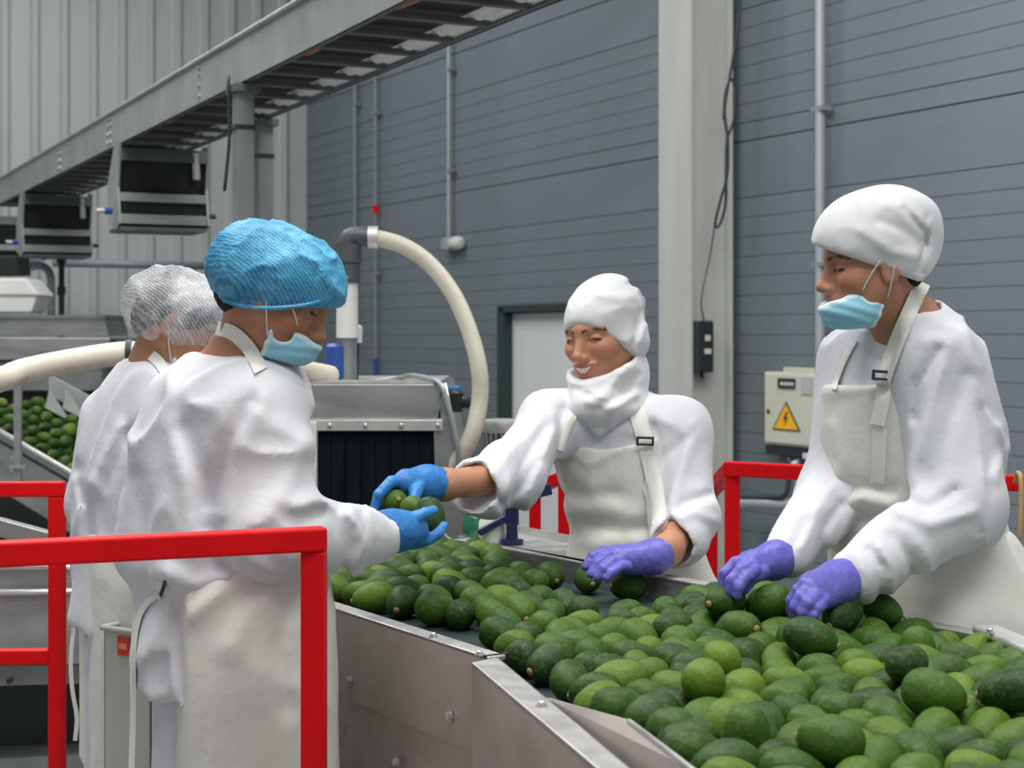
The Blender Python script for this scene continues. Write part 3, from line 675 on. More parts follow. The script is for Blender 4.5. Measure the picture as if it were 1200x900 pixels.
def ribbed(pts, r, n=5):
    pts = curve_pts(pts, n*6); return pts, [r*(1+0.035*math.sin(i*math.pi*0.9)) for i in range(len(pts))]
pts, rs = ribbed([P(438,278,5.3), P(470,287,5.28), P(502,308,5.25), P(530,343,5.2), P(549,385,5.15), P(561,430,5.1), P(562,470,5.08), P(553,510,5.05), P(538,537,5.06), P(520,560,5.1)], 0.027)
b = MB(); b.tube(pts, rs, 12); tag(b.build('suction_hose', 'hose', smooth=True), 'cream ribbed hose arching from the dark elbow down to the machine', 'hose')
pts, rs = ribbed([P(-60,462,4.4), P(0,445,4.4), P(30,434,4.45), P(90,422,4.5), P(150,414,4.55), P(220,416,4.6), P(300,430,4.75), P(360,436,5.1), P(388,441,5.2)], 0.034)
b = MB(); b.tube(pts, rs, 12); hs = b.build('suction_hose', 'hose', smooth=True); tag(hs, 'cream ribbed hose lying across behind the two hair net workers', 'hose')
MB().tube([P(152.5,402,4.55), P(152,426,4.55)], 0.0, 4) if False else None
MB().lathe(P(152,414,4.55), (1,0.1,0.04), [(-0.008,0.039),(0.008,0.039)], 14).build('green_tie', 'dark_green', hs, smooth='auto')
# blue tap at the right of the machine
tp = thing('hose_tap', 'blue and black tap sticking out of the machine side', 'tap', P(530,470,5.2))
MB().tube([P(524,468,5.2), P(556,473,5.2)], [0.03,0.014], 10).build('spout', 'black_plastic', tp, smooth=True)
MB().lathe(P(529,468,5.2), (0,0,1), [(-0.04,0.035),(0.02,0.04),(0.03,0.03)], 12).build('body', 'black_plastic', tp, smooth='auto')
MB().box(P(527,458,5.2), (0.075,0.035,0.035)).build('handle', 'lightblue_plastic', tp, bevel=0.008)
# motor behind the smiling worker's arm
mo = P(588,540,5.4)
mt = thing('electric_motor', 'silver finned electric motor behind the smiling worker\'s arm', 'motor', (mo[0], mo[1], mo[2]-0.12))
MB().lathe((mo[0],mo[1],mo[2]-0.12), (0,0,1), [(0,0.06),(0.20,0.06)], 20).build('core', 'steel_dark', mt, smooth='auto')
MB().lathe((mo[0],mo[1],P(0,503,5.4)[2]), (0,0,1), [(-0.01,0.072),(0.018,0.075),(0.03,0.07),(0.034,0.05)], 24).build('cap', 'motor', mt, smooth='auto')
fin = None
for k in range(24):
    a = 2*math.pi*k/24; c = np.array([mo[0]+0.064*math.cos(a), mo[1]+0.064*math.sin(a), mo[2]-0.01])
    MB().box(c, (0.018,0.004,0.21), np.array([[math.cos(a),math.sin(a),0],[-math.sin(a),math.cos(a),0],[0,0,1]])).build('fin', 'motor', mt)
MB().tube([(mo[0],mo[1],0), (mo[0],mo[1],mo[2]-0.12)], 0.03, 8).build('stand', 'steel_dark', mt, smooth='auto')
# tray with spray bottles beside the far rail
trc = Pz(575, 637, ZR+0.005)
ty = thing('side_tray', 'narrow steel tray fixed by the far rail under the spray bottles', 'tray', (trc[0], trc[1], ZR-0.012))
ta = fA0+inA*0.052-dA*0.05; tb = fA0+inA*0.052+dA*0.60
MB().prism([ta, tb, tb+inA*0.17, ta+inA*0.17], -up*0.008).build('tray_plate', 'rail_steel', ty)
MB().bar(ta+inA*0.17+up*0.004, tb+inA*0.17+up*0.004, 0.006, 0.03).build('tray_lip', 'rail_steel', ty)
MB().box(ta*0.5+tb*0.5+inA*0.085-up*(ZR*0.5+0.004), (0.05,0.05,ZR-0.008)).build('stand', 'steel_dark', ty)
g = Pz(556, 628, ZR)
gb = thing('spray_bottle', 'green plastic bottle standing behind the reaching glove', 'bottle', g)
MB().lathe(g, (0,0,1), [(0,0.03),(0.01,0.034),(0.045,0.034),(0.06,0.025),(0.066,0.013),(0.076,0.013)], 14).build('bottle', 'teal_glass', gb, smooth=True)
MB().lathe(g+up*0.074, (0,0,1), [(0,0.016),(0.02,0.016)], 12).build('cap', 'white_plastic', gb, smooth='auto')
MB().box(g+up*0.10+np.array([-0.01,0,0]), (0.075,0.02,0.024)).build('trigger_head', 'white_plastic', gb, bevel=0.006)
g = Pz(600, 638, ZR)
nb = thing('spray_bottle', 'white spray bottle with a navy trigger head by the far rail', 'bottle', g)
MB().lathe(g, (0,0,1), [(0,0.028),(0.006,0.030),(0.012,0.030),(0.014,0.016),(0.06,0.013)], 14).build('pump_base', 'navy_plastic', nb, smooth='auto')
MB().box(g+up*0.085, (0.035,0.028,0.075)).build('pump_body', 'navy_plastic', nb, bevel=0.006)
MB().bar(g+up*0.075, g+up*0.03+np.array([-0.085,-0.01,0]), 0.018, 0.018).build('trigger', 'navy_plastic', nb, bevel=0.004)
MB().bar(g+up*0.115+np.array([-0.02,0,0]), g+up*0.125+np.array([0.10,0.02,0.015]), 0.022, 0.03).build('nozzle', 'navy_plastic', nb, bevel=0.004)
MB().lathe(g+np.array([-0.05,0.03,0]), (0,0,1), [(0,0.033),(0.008,0.036),(0.055,0.036),(0.085,0.015),(0.10,0.013)], 14).build('bottle', 'white_plastic', nb, smooth=True)
# ================================================================== grading line in the left background
gl = thing('grading_machine', 'grey stainless grading machine hopper behind the hair net worker', 'machine', P(40,470,9.6)*np.array([1,1,0]))
Dg = 9.6
def gq(px, py, d=Dg): return P(px, py, d)
bk = np.array([0,0.8,0])
MB().prism([gq(-120,371), gq(122,371), gq(127,394), gq(-120,394)], np.array([0,0.5,0])).build('upper_panel', 'steel', gl, bevel=0.006)
MB().prism([gq(-120,369,Dg-0.03), gq(124,369,Dg-0.03), gq(124,373,Dg-0.03), gq(-120,373,Dg-0.03)], np.array([0,0.55,0])).build('upper_lip', 'steel_dark', gl)
MB().prism([gq(-120,394,Dg-0.05), gq(129,396,Dg-0.05), gq(129,422,Dg-0.05), gq(-120,422,Dg-0.05)], bk).build('middle_panel', 'steel', gl, bevel=0.006)
MB().prism([gq(129,398,Dg-0.06), gq(134,398,Dg-0.06), gq(134,411,Dg-0.06), gq(129,411,Dg-0.06)], np.array([0,0.06,0])).build('end_block', 'black_plastic', gl)
MB().prism([gq(-120,423,Dg), gq(120,423,Dg), gq(120,458,Dg), gq(-120,458,Dg)], bk).build('lower_panel', 'steel_dark', gl, bevel=0.006)
MB().prism([gq(-120,458,Dg+0.1), gq(150,458,Dg+0.1), gq(150,640,Dg+0.1), gq(-120,640,Dg+0.1)], bk*0.8).build('opening_shade_block', 'black', gl)  # black block in place of the shade in the machine's dark opening
MB().prism([low(gq(-120,640,Dg+0.1),0), low(gq(150,640,Dg+0.1),0), gq(150,640,Dg+0.1), gq(-120,640,Dg+0.1)], bk*0.8).build('foot_panel', 'steel_dark', gl)
# lamp housing and pipes above it
lh = thing('lamp_housing', 'white plastic housing on top of the grading machine', 'housing', P(10,368,9.8))
MB().prism([P(-60,346,9.8), P(43,346,9.8), P(37,366,9.8), P(-60,366,9.8)], np.array([0,0.3,0])).build('lower_shell', 'white_plastic', lh, bevel=0.01)
MB().prism([P(-60,326,9.8), P(30,326,9.8), P(46,346,9.78), P(-60,346,9.78)], np.array([0,0.34,0])).build('upper_shell', 'white_plastic', lh, bevel=0.012)
MB().prism([P(-60,300,9.85), P(20,300,9.85), P(22,322,9.85), P(-60,322,9.85)], np.array([0,0.25,0])).build('mount_block', 'black', lh, bevel=0.006)
b = MB(); b.tube(curve_pts([P(22,309,11.4), P(45,310,11.4), P(57,318,11.4), P(60,333,11.4), P(60,369,11.4)], 6), 0.028, 10)
tag(b.build('bent_pipe', 'conduit_dark', smooth=True), 'grey pipe bending down beside the white housing at the left', 'pipe')
gdp = P(72, 300, 11.6)
b = MB(); b.tube([(gdp[0],gdp[1],0), (gdp[0],gdp[1],EYE-(304-HZ)/F*11.6)], 0.022, 10); b.box((gdp[0],gdp[1],EYE-(306-HZ)/F*11.6), (0.055,0.055,0.03)); b.box((gdp[0],gdp[1],EYE-(341-HZ)/F*11.6), (0.05,0.05,0.06))
tag(b.build('dark_post', 'black_plastic', smooth='auto'), 'thin dark post in front of the ribbed wall', 'post')
# side conveyor with avocados
sv = thing('side_conveyor', 'grey raised side conveyor with avocados at the left edge', 'conveyor', P(20,560,8.0)*np.array([1,1,0]))
a0 = P(-60,471,8.5); a1 = P(150,592,7.7)                            # near top edge
sd = unit(low(a1,0)-low(a0,0)); sn = unit(np.array([0.62,0.78,0]))
def svp(p, dz, q=0.0): return p+np.array([0,0,dz])+sn*q
MB().prism([a0, a1, a1-up*0.30, a0-up*0.30], sn*0.012).build('near_side_panel', 'steel', sv, bevel=0.003)
MB().tube([a0, a1], 0.014, 6).build('near_edge', 'steel_light', sv, smooth=True)
MB().prism([svp(a0,-0.04,0.0), svp(a1,-0.04,0.0), svp(a1,-0.04,0.62), svp(a0,-0.04,0.62)], -up*0.02).build('belt', 'belt', sv)
c0_ = svp(a0,0.02,0.62); c1_ = svp(a1,0.02,0.62)
MB().prism([c0_, c1_, c1_+up*0.11, c0_+up*0.11], sn*0.012).build('far_side_panel', 'steel_light', sv)
for px in (64, 84):
    p = P(px, 478, 8.75)
    MB().prism([p-np.array([0.05,0,0]), p+np.array([0.08,0,-0.07]), p+np.array([-0.03,0,0.10])], np.array([0,0.012,0])).build('gusset', 'steel_light', sv)
post = P(20, 450, 4.6)
MB().prism([P(16,445,7.9), P(25,445,7.9), P(24,566,7.9), P(16,566,7.9)], np.array([0,0.02,0])).build('upright', 'steel', sv)
for y in (536, 551): MB().lathe(P(14.5,y,7.89), (0,-1,0), [(0,0.009),(0.008,0.009)], 8).build('bolt', 'bolt', sv, smooth='auto')
MB().box(P(21,547,7.89), (0.08,0.02,0.015)).build('clamp', 'bolt', sv)
for p in (a0+sn*0.05, a1+sn*0.05):
    MB().box(low(p,(p[2]-0.3)/2), (0.05,0.05,p[2]-0.3)).build('leg', 'steel_dark', sv)
k = 0
for i in range(15):
    for j in range(5):
        f = (i+0.5*(j % 2)+0.35)/15.6; q = 0.07+0.112*j+0.015*random.random()
        if f > 0.93: continue
        c = a0+(a1-a0)*f+sn*q+up*(-0.04+0.034)
        avocado(c, (random.uniform(-1,1), random.uniform(-1,1), random.uniform(-.15,.15)), 'avocado on the raised side conveyor at the left edge, lower layer', 'avocados on the side conveyor', k % 4, 0.95, random.random()*6); k += 1
for f, q in ((0.52,0.17),(0.62,0.3),(0.70,0.2),(0.44,0.3)):
    c = a0+(a1-a0)*f+sn*q+up*(0.046)
    avocado(c, (random.uniform(-1,1), random.uniform(-1,1), 0.1), 'avocado lying on top of others on the left side conveyor', 'upper avocados on the side conveyor', k % 4, 0.95, 1.0); k += 1
# stacked frames below, at the left edge
lf = thing('lower_machine_frame', 'grey steel machine frame seen through the red railing bars', 'machine', P(30,800,4.7)*np.array([1,1,0]))
Dl = 4.6
def lq(px, py, d=Dl): return P(px, py, d)
MB().prism([lq(-80,588,4.62), lq(-80,606,4.62), lq(62,648,4.5), lq(62,626,4.5)], np.array([0,0.05,0])).build('sloping_beam', 'steel', lf, bevel=0.003)
MB().prism([lq(-80,667), lq(150,667), lq(150,690), lq(-80,692)], np.array([0,0.3,0])).build('upper_panel', 'steel', lf, bevel=0.003)
MB().tube([lq(-80,666.5,4.59), lq(150,664,4.59)], 0.008, 6).build('upper_edge', 'rail_steel', lf, smooth=True)
MB().prism([lq(-80,696,4.5), lq(150,693,4.5), lq(150,778,4.5), lq(-80,780,4.5)], np.array([0,0.3,0])).build('middle_panel', 'steel', lf, bevel=0.003)
MB().tube([lq(-80,696.5,4.5), lq(150,692,4.5)], 0.010, 6).build('middle_edge', 'rail_steel', lf, smooth=True)
MB().prism([lq(-80,780,4.55), lq(150,778,4.55), lq(150,800,4.55), lq(-80,806,4.55)], np.array([0,0.25,0])).build('lower_panel', 'steel_dark', lf, bevel=0.003)
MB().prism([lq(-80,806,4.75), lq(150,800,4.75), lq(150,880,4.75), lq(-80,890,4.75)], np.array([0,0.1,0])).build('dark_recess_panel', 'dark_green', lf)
MB().prism([lq(-80,893,4.6), lq(150,882,4.6), lq(150,899,4.6), lq(-80,905,4.6)], np.array([0,0.25,0])).build('bottom_beam', 'steel_dark', lf)
for px in (-70, 140):
    p = lq(px, 900, 4.75); MB().box(low(p,p[2]/2+0.0), (0.06,0.06,p[2]+0.3 if p[2]+0.3 > 0.1 else 0.1)).build('leg', 'steel_dark', lf) if False else MB().box(low(p,0.2), (0.06,0.06,0.4)).build('leg', 'steel_dark', lf)
MB().lathe(lq(11,798,4.54), (0,-1,0), [(0,0.008),(0.006,0.008)], 8).build('bolt', 'label_black', lf)
# bin between the two hair net workers
bn = thing('waste_bin', 'tall grey bin with a red sticker between the two aprons at left', 'bin', P(150,900,3.27)*np.array([1,1,0]))
bx0 = P(122,735,3.05); bx1 = P(175,742,3.0)
u = unit(low(P(175,742,3.20),0)-low(P(122,735,3.27),0)); vq = unit(np.array([-u[1],u[0],0])); vq = vq if vq[1] > 0 else -vq
ztop_ = P(122,735,3.27)[2]; o_ = low(P(122,735,3.27),0)
def bq(a, b_, z): return o_+u*a+vq*b_+up*z
W_, D_ = 0.13, 0.075; tp_ = 0.012
MB().prism([bq(0,0,0), bq(W_,0,0), bq(W_,0,ztop_), bq(0,0,ztop_)], vq*0.004).build('front_panel', 'bin', bn)
MB().prism([bq(0,D_,0), bq(W_,D_,0), bq(W_,D_,ztop_), bq(0,D_,ztop_)], -vq*0.004).build('back_panel', 'bin', bn)
MB().prism([bq(0,0,0), bq(0,D_,0), bq(0,D_,ztop_), bq(0,0,ztop_)], u*0.004).build('end_panel', 'bin', bn)
MB().prism([bq(W_,0,0), bq(W_,D_,0), bq(W_,D_,ztop_), bq(W_,0,ztop_)], -u*0.004).build('end_panel', 'bin', bn)
MB().prism([bq(0,0,0.0), bq(W_,0,0.0), bq(W_,D_,0.0), bq(0,D_,0.0)], up*0.006).build('bottom', 'bin', bn)
for aa, bb in ((bq(-0.004,-0.004,ztop_), bq(W_,-0.004,ztop_)), (bq(-0.004,D_+0.004,ztop_), bq(W_,D_+0.004,ztop_)), (bq(-0.002,0,ztop_), bq(-0.002,D_,ztop_))):
    MB().tube([aa, bb], 0.006, 6).build('rim', 'bin', bn, smooth=True)
kk = on_panel(146, 757, bq(0,0,0), vq)
stk = MB().box(kk-vq*0.002, (0.034, 0.003, 0.038), np.array([u, vq, up])).build('red_sticker', 'red_label', bn)
MB().box(kk-vq*0.004, (0.022, 0.002, 0.012), np.array([u, vq, up])).build('sticker_print', 'orange_print', stk)
# ================================================================== implicit surface toolkit
I3 = np.eye(3)
def smin(a, b, k):
    if k <= 0: return np.minimum(a, b)
    h = np.maximum(k-np.abs(a-b), 0)/k; return np.minimum(a, b)-h*h*k*0.25
def smax(a, b, k): return -smin(-a, -b, k)
def cap(a, b, ra, rb=None):
    a = np.asarray(a, np.float32); b = np.asarray(b, np.float32); rb = ra if rb is None else rb; R = max(ra, rb); ba = b-a; L2 = float(ba@ba)+1e-12
    def f(X, Y, Z):
        x, y, z = X-a[0], Y-a[1], Z-a[2]
        t = np.clip((x*ba[0]+y*ba[1]+z*ba[2])/L2, 0, 1)
        return np.sqrt((x-t*ba[0])**2+(y-t*ba[1])**2+(z-t*ba[2])**2)-(ra+t*(rb-ra))
    return f, np.minimum(a, b)-R, np.maximum(a, b)+R
def ell(c, rad, R=I3):
    c = np.asarray(c, np.float32); rad = np.asarray(rad, np.float32); R = np.asarray(R, np.float32); m = rad.max()
    def f(X, Y, Z):
        x, y, z = X-c[0], Y-c[1], Z-c[2]
        u = [x*R[0,i]+y*R[1,i]+z*R[2,i] for i in range(3)]
        k0 = np.sqrt(sum((u[i]/rad[i])**2 for i in range(3))); k1 = np.sqrt(sum((u[i]/rad[i]**2)**2 for i in range(3)))+1e-6
        return k0*(k0-1)/k1
    return f, c-m, c+m
def sph(c, r): return cap(c, np.asarray(c)+1e-5, r)
def loft(rows, fv, n=2.3, grow=0.0):
    """rows (px, py, depth, rx, ry) down a nearly upright trunk; fv = facing direction in plan"""
    pts = np.array([P(a, b, c) for a, b, c, _, _ in rows]); rr = np.array([[r[3]+grow, r[4]+grow] for r in rows])
    o = np.argsort(pts[:,2]); pts = pts[o]; rr = rr[o]
    zz = np.linspace(pts[0,2], pts[-1,2], 80); q = curve_pts([np.concatenate([p, r]) for p, r in zip(pts, rr)], 14); q = np.array(q)
    o = np.argsort(q[:,2]); q = q[o]
    tab = [np.interp(zz, q[:,2], q[:,i]).astype(np.float32) for i in (0,1,3,4)]
    fx, fy = unit(fv); rx_, ry_ = fy, -fx
    z0, z1 = pts[0,2], pts[-1,2]; R = rr.max()
    def f(X, Y, Z):
        cx, cy, a, b = [np.interp(Z.ravel(), zz, t_).reshape(Z.shape).astype(np.float32) for t_ in tab]
        dx, dy = X-cx, Y-cy; u = np.abs(dx*rx_+dy*ry_)/a; v = np.abs(dx*fx+dy*fy)/b
        k = (u**n+v**n)**(1/n); d = (k-1)*np.minimum(a, b)*(0.55+0.45*np.maximum(a, b)/np.minimum(a, b)*0.8)
        return smax(smax(d, Z-z1, 0.03), z0-Z, 0.02)
    return f, np.array([pts[:,0].min()-R, pts[:,1].min()-R, z0]), np.array([pts[:,0].max()+R, pts[:,1].max()+R, z1])
LAT = np.random.default_rng(5).random((32,32,32)).astype(np.float32)
def vnoise(x, y, z):
    xi, yi, zi = np.floor(x).astype(np.int32), np.floor(y).astype(np.int32), np.floor(z).astype(np.int32)
    fx, fy, fz = x-xi, y-yi, z-zi; fx = fx*fx*(3-2*fx); fy = fy*fy*(3-2*fy); fz = fz*fz*(3-2*fz)
    g = lambda a, b, c: LAT[(xi+a) & 31, (yi+b) & 31, (zi+c) & 31]
    l = lambda a, b, t_: a+(b-a)*t_
    return l(l(l(g(0,0,0), g(1,0,0), fx), l(g(0,1,0), g(1,1,0), fx), fy), l(l(g(0,0,1), g(1,0,1), fx), l(g(0,1,1), g(1,1,1), fx), fy), fz)
class Grid:
    def __init__(s, lo, hi, h, fine=None, hf=None):
        ax = []
        for i in range(3):
            if fine is None: ax.append(np.arange(lo[i], hi[i]+h, h))
            else:
                fa, fb = max(fine[0][i], lo[i]), min(fine[1][i], hi[i])
                ax.append(np.concatenate([np.arange(lo[i], fa, h), np.arange(fa, fb, hf), np.arange(fb, hi[i]+h, h)]))
        s.ax = [a.astype(np.float32) for a in ax]; s.x, s.y, s.z = s.ax
        s.D = np.full([len(a) for a in s.ax], 0.5, np.float32)
    def copy(s): g = Grid.__new__(Grid); g.ax = s.ax; g.x, g.y, g.z = s.ax; g.D = s.D.copy(); return g
    def xyz(s, sl=None):
        sl = sl or (slice(None),)*3
        return s.x[sl[0]][:,None,None], s.y[sl[1]][None,:,None], s.z[sl[2]][None,None,:]
    def sl(s, lo, hi, m):
        return tuple(slice(int(np.searchsorted(a, l-m)), int(np.searchsorted(a, h_+m))) for a, l, h_ in zip(s.ax, lo, hi))
    def u(s, pr, k=0.0, m=0.07):
        f, lo, hi = pr; q = s.sl(lo, hi, m); d = f(*s.xyz(q)).astype(np.float32); s.D[q] = smin(s.D[q], d, k); return s
    def sub(s, pr, k=0.0, m=0.04):
        f, lo, hi = pr; q = s.sl(lo, hi, m); d = f(*s.xyz(q)).astype(np.float32); s.D[q] = smax(s.D[q], -d, k); return s
    def cut(s, p, n, k=0.0):                                          # keep the side the normal points away from
        n = unit(n); X, Y, Z = s.xyz(); s.D = smax(s.D, ((X-p[0])*n[0]+(Y-p[1])*n[1]+(Z-p[2])*n[2]).astype(np.float32), k); return s
    def pix(s):
        X, Y, Z = s.xyz(); return 600+X/Y*F+0*Z, HZ+(EYE-Z)/Y*F+0*X
    def stroke(s, pts, wpx, amp, dmid):
        """push the camera-side surface out (amp>0) or in along a drawn line"""
        X, Y, Z = s.xyz(); PX = 600+X/Y*F; PY = HZ+(EYE-Z)/Y*F
        best = None
        for (ax_, ay_), (bx_, by_) in zip(pts[:-1], pts[1:]):
            dx, dy = bx_-ax_, by_-ay_; L2 = dx*dx+dy*dy
            t_ = np.clip(((PX-ax_)*dx+(PY-ay_)*dy)/L2, 0, 1); d2 = (PX-ax_-t_*dx)**2+(PY-ay_-t_*dy)**2
            best = d2 if best is None else np.minimum(best, d2)
        s.D -= (amp*np.exp(-best/(2*wpx*wpx))*(1/(1+np.exp(np.clip((Y-dmid)*60, -30, 30))))).astype(np.float32)
    def folds(s, amp, fr, warp=0.6, seed=0, thr=None):
        X, Y, Z = s.xyz(); X = X+0*Y+0*Z; Y = Y+0*X; Z = Z+0*X
        w1 = vnoise(X*3+seed, Y*3+7.3, Z*3+1.7)-0.5
        n = vnoise(X*fr[0]+w1*warp*4+seed*1.7, Y*fr[1]+w1*warp*4, Z*fr[2]+w1*warp*3+3.1)
        r = 1-np.abs(2*n-1); s.D -= (amp*(r*r*r-0.3)).astype(np.float32)
    def hit(s, px, py, off=0.0, d0=2.0, d1=4.6):
        ds = np.arange(d0, d1, 0.003); p = np.stack([(px-600)/F*ds, ds, EYE-(py-HZ)/F*ds], 1); v = s.val(p)-off
        k = np.argmax(v < 0)
        return None if v[k] >= 0 else p[k]
    def val(s, p):
        idx = []; fr = []; ok = np.ones(len(p), bool)
        for i in range(3):
            a = s.ax[i]; j = np.clip(np.searchsorted(a, p[:,i])-1, 0, len(a)-2); ok &= (p[:,i] >= a[0]) & (p[:,i] <= a[-1])
            idx.append(j); fr.append((p[:,i]-a[j])/(a[j+1]-a[j]))
        out = 0
        for a in (0,1):
            for b in (0,1):
                for c in (0,1):
                    out = out+s.D[idx[0]+a, idx[1]+b, idx[2]+c]*(fr[0] if a else 1-fr[0])*(fr[1] if b else 1-fr[1])*(fr[2] if c else 1-fr[2])
        return np.where(ok, out, 0.5)
    def nrm(s, p, e=0.012):
        p = np.asarray(p)[None]; g = np.array([s.val(p+d)[0]-s.val(p-d)[0] for d in np.eye(3)*e]); return g/(np.linalg.norm(g)+1e-9)
    def mesh(s, smooth=1):
        D = s.D; D[0] = D[-1] = 0.5; D[:,0] = D[:,-1] = 0.5; D[:,:,0] = D[:,:,-1] = 0.5
        ins = D < 0; c = sum(ins[a:D.shape[0]-1+a, b:D.shape[1]-1+b, e:D.shape[2]-1+e].astype(np.int8) for a in (0,1) for b in (0,1) for e in (0,1))
        act = (c > 0) & (c < 8); ii = np.argwhere(act); ids = np.full(act.shape, -1, np.int64); ids[act] = np.arange(len(ii))
        i, j, k = ii.T; acc = np.zeros((len(ii), 3)); cnt = np.zeros(len(ii))
        cor = [(a,b,e) for a in (0,1) for b in (0,1) for e in (0,1)]
        for A in cor:
            for B in cor:
                if sum(B)-sum(A) != 1 or sum(abs(q-r) for q, r in zip(A, B)) != 1: continue
                va = D[i+A[0], j+A[1], k+A[2]]; vb = D[i+B[0], j+B[1], k+B[2]]; m = (va < 0) != (vb < 0)
                t_ = np.where(m, va/np.where(m, va-vb, 1), 0)
                for q, (g, a, b) in enumerate(zip(s.ax, (i+A[0], j+A[1], k+A[2]), (i+B[0], j+B[1], k+B[2]))):
                    acc[:,q] += np.where(m, g[a]+(g[b]-g[a])*t_, 0)
                cnt += m
        V = acc/cnt[:,None]; Fs = []
        def faces(e0, e1, cells, flip):
            ch = e0 != e1; q = np.argwhere(ch)
            if len(q) == 0: return
            cc_ = [ids[tuple((q+np.array(o)).T)] for o in cells]; inn = e0[ch]
            f = np.stack(cc_, 1); f = f[:, ::-1] if flip else f
            f = np.where(inn[:,None], f, f[:, ::-1]); Fs.append(f)
        faces(ins[:-1,1:-1,1:-1], ins[1:,1:-1,1:-1], [(0,0,0),(0,1,0),(0,1,1),(0,0,1)], False)
        faces(ins[1:-1,:-1,1:-1], ins[1:-1,1:,1:-1], [(0,0,0),(1,0,0),(1,0,1),(0,0,1)], True)
        faces(ins[1:-1,1:-1,:-1], ins[1:-1,1:-1,1:], [(0,0,0),(1,0,0),(1,1,0),(0,1,0)], False)
        Fc = np.concatenate(Fs)
        for _ in range(smooth):
            sm_ = np.zeros_like(V); n = np.zeros(len(V))
            for a, b in ((0,1),(1,2),(2,3),(3,0)):
                for q in range(3): sm_[:,q] += np.bincount(Fc[:,a], V[Fc[:,b],q], len(V))+np.bincount(Fc[:,b], V[Fc[:,a],q], len(V))
                n += np.bincount(Fc[:,a], minlength=len(V))+np.bincount(Fc[:,b], minlength=len(V))
            V = V*0.5+0.5*sm_/np.maximum(n,1)[:,None]
        return V, Fc
def link_sdf(name, G, material, parent, smooth=1, colors=None):
    V, Fc = G.mesh(smooth) if isinstance(G, Grid) else G
    base = wloc(parent); org = (V.min(0)+V.max(0))/2
    me = bpy.data.meshes.new(name); me.vertices.add(len(V)); me.vertices.foreach_set('co', (V-org).astype(np.float32).ravel())
    me.loops.add(len(Fc)*4); me.loops.foreach_set('vertex_index', Fc.astype(np.int32).ravel())
    me.polygons.add(len(Fc)); me.polygons.foreach_set('loop_start', np.arange(0, len(Fc)*4, 4, dtype=np.int32)); me.polygons.foreach_set('loop_total', np.full(len(Fc), 4, np.int32))
    me.update(calc_edges=True); me.validate(); me.polygons.foreach_set('use_smooth', [True]*len(me.polygons))
    me.materials.append(M[material] if isinstance(material, str) else material)
    if colors is not None:
        ca = me.color_attributes.new('Col', 'FLOAT_COLOR', 'POINT'); ca.data.foreach_set('color', np.concatenate([colors(V), np.ones((len(V),1))], 1).astype(np.float32).ravel())
    o = bpy.data.objects.new(name, me); COL.objects.link(o); o.parent = parent; o.location = Vector(org-base)
    return o
# ------------------------------------------------------------------ cloth and skin materials
def cloth(name, col, col2, rough=0.85, weave=900, bump=0.15, crease=0.0):
    t = NT(name); v = t.coord('Object'); n = t.noise(v, 6, 4)
    t.link(t.ramp(n, [(0.3, col2), (0.7, col)]), t.b.inputs['Base Color'])
    t.b.inputs['Roughness'].default_value = rough; t.b.inputs['Specular IOR Level'].default_value = 0.25
    t.b.inputs['Sheen Weight'].default_value = 0.1
    nb = t.bump(t.noise(v, weave, 2), bump, 0.0006)
    if crease: nb = t.bump(t.noise(v, 20, 4, 0.55), crease, 0.010, nb)
    t.link(nb, t.b.inputs['Normal']); return t.m
M['coat'] = cloth('white_cotton', (0.70,0.70,0.735), (0.665,0.665,0.705), crease=0.30)
M['capcloth'] = cloth('white_knit', (0.72,0.72,0.735), (0.69,0.69,0.71), crease=0.15)
M['trouser'] = cloth('lavender_white_cotton', (0.66,0.63,0.70), (0.60,0.57,0.64), crease=0.3)
M['apron'] = cloth('cream_coated_canvas', (0.80,0.785,0.73), (0.72,0.70,0.64), rough=0.55, crease=0.3)
M['strap'] = cloth('cream_webbing', (0.78,0.77,0.71), (0.74,0.73,0.67), rough=0.7, crease=0.05)
M['boot'] = mat('white_rubber', (0.7,0.7,0.68), 0.4)
def glove(name, c1, c2):
    t = NT(name); v = t.coord('Object'); t.link(t.ramp(t.noise(v, 16, 3), [(0.35,c2),(0.65,c1)]), t.b.inputs['Base Color'])
    t.b.inputs['Roughness'].default_value = 0.42; t.b.inputs['Specular IOR Level'].default_value = 0.4
    t.link(t.bump(t.noise(v, 60, 3), 0.55, 0.005), t.b.inputs['Normal']); return t.m
M['glove_blue'] = glove('blue_nitrile', (0.045,0.25,0.62), (0.025,0.16,0.48))
M['glove_purple'] = glove('purple_nitrile', (0.16,0.15,0.56), (0.11,0.10,0.44))
def maskmat():
    t = NT('pale_blue_mask_fabric'); at = t.new('ShaderNodeAttribute', attribute_name='Col'); v = t.coord('Object')
    t.link(at.outputs['Color'], t.b.inputs['Base Color']); t.b.inputs['Roughness'].default_value = 0.7
    t.link(t.bump(t.noise(v, 260, 3), 0.25, 0.001), t.b.inputs['Normal']); return t.m
M['mask'] = maskmat()
def skinmat(name):
    t = NT(name); at = t.new('ShaderNodeAttribute', attribute_name='Col'); v = t.coord('Object')
    n = t.noise(v, 18, 4); c = t.mix(t.ramp(n, [(0.3,(0,0,0)),(0.7,(0.5,0.5,0.5))]), at.outputs['Color'], t.mix(1.0, at.outputs['Color'], (0.82,0.70,0.66), 'MULTIPLY'))
    t.link(c, t.b.inputs['Base Color']); t.b.inputs['Roughness'].default_value = 0.48; t.b.inputs['Specular IOR Level'].default_value = 0.35
    t.b.inputs['Subsurface Weight'].default_value = 0.12; t.b.inputs['Subsurface Radius'].default_value = (0.012,0.005,0.003)
    t.link(t.bump(t.noise(v, 300, 2), 0.06, 0.0006), t.b.inputs['Normal']); return t.m
M['skin'] = skinmat('skin')
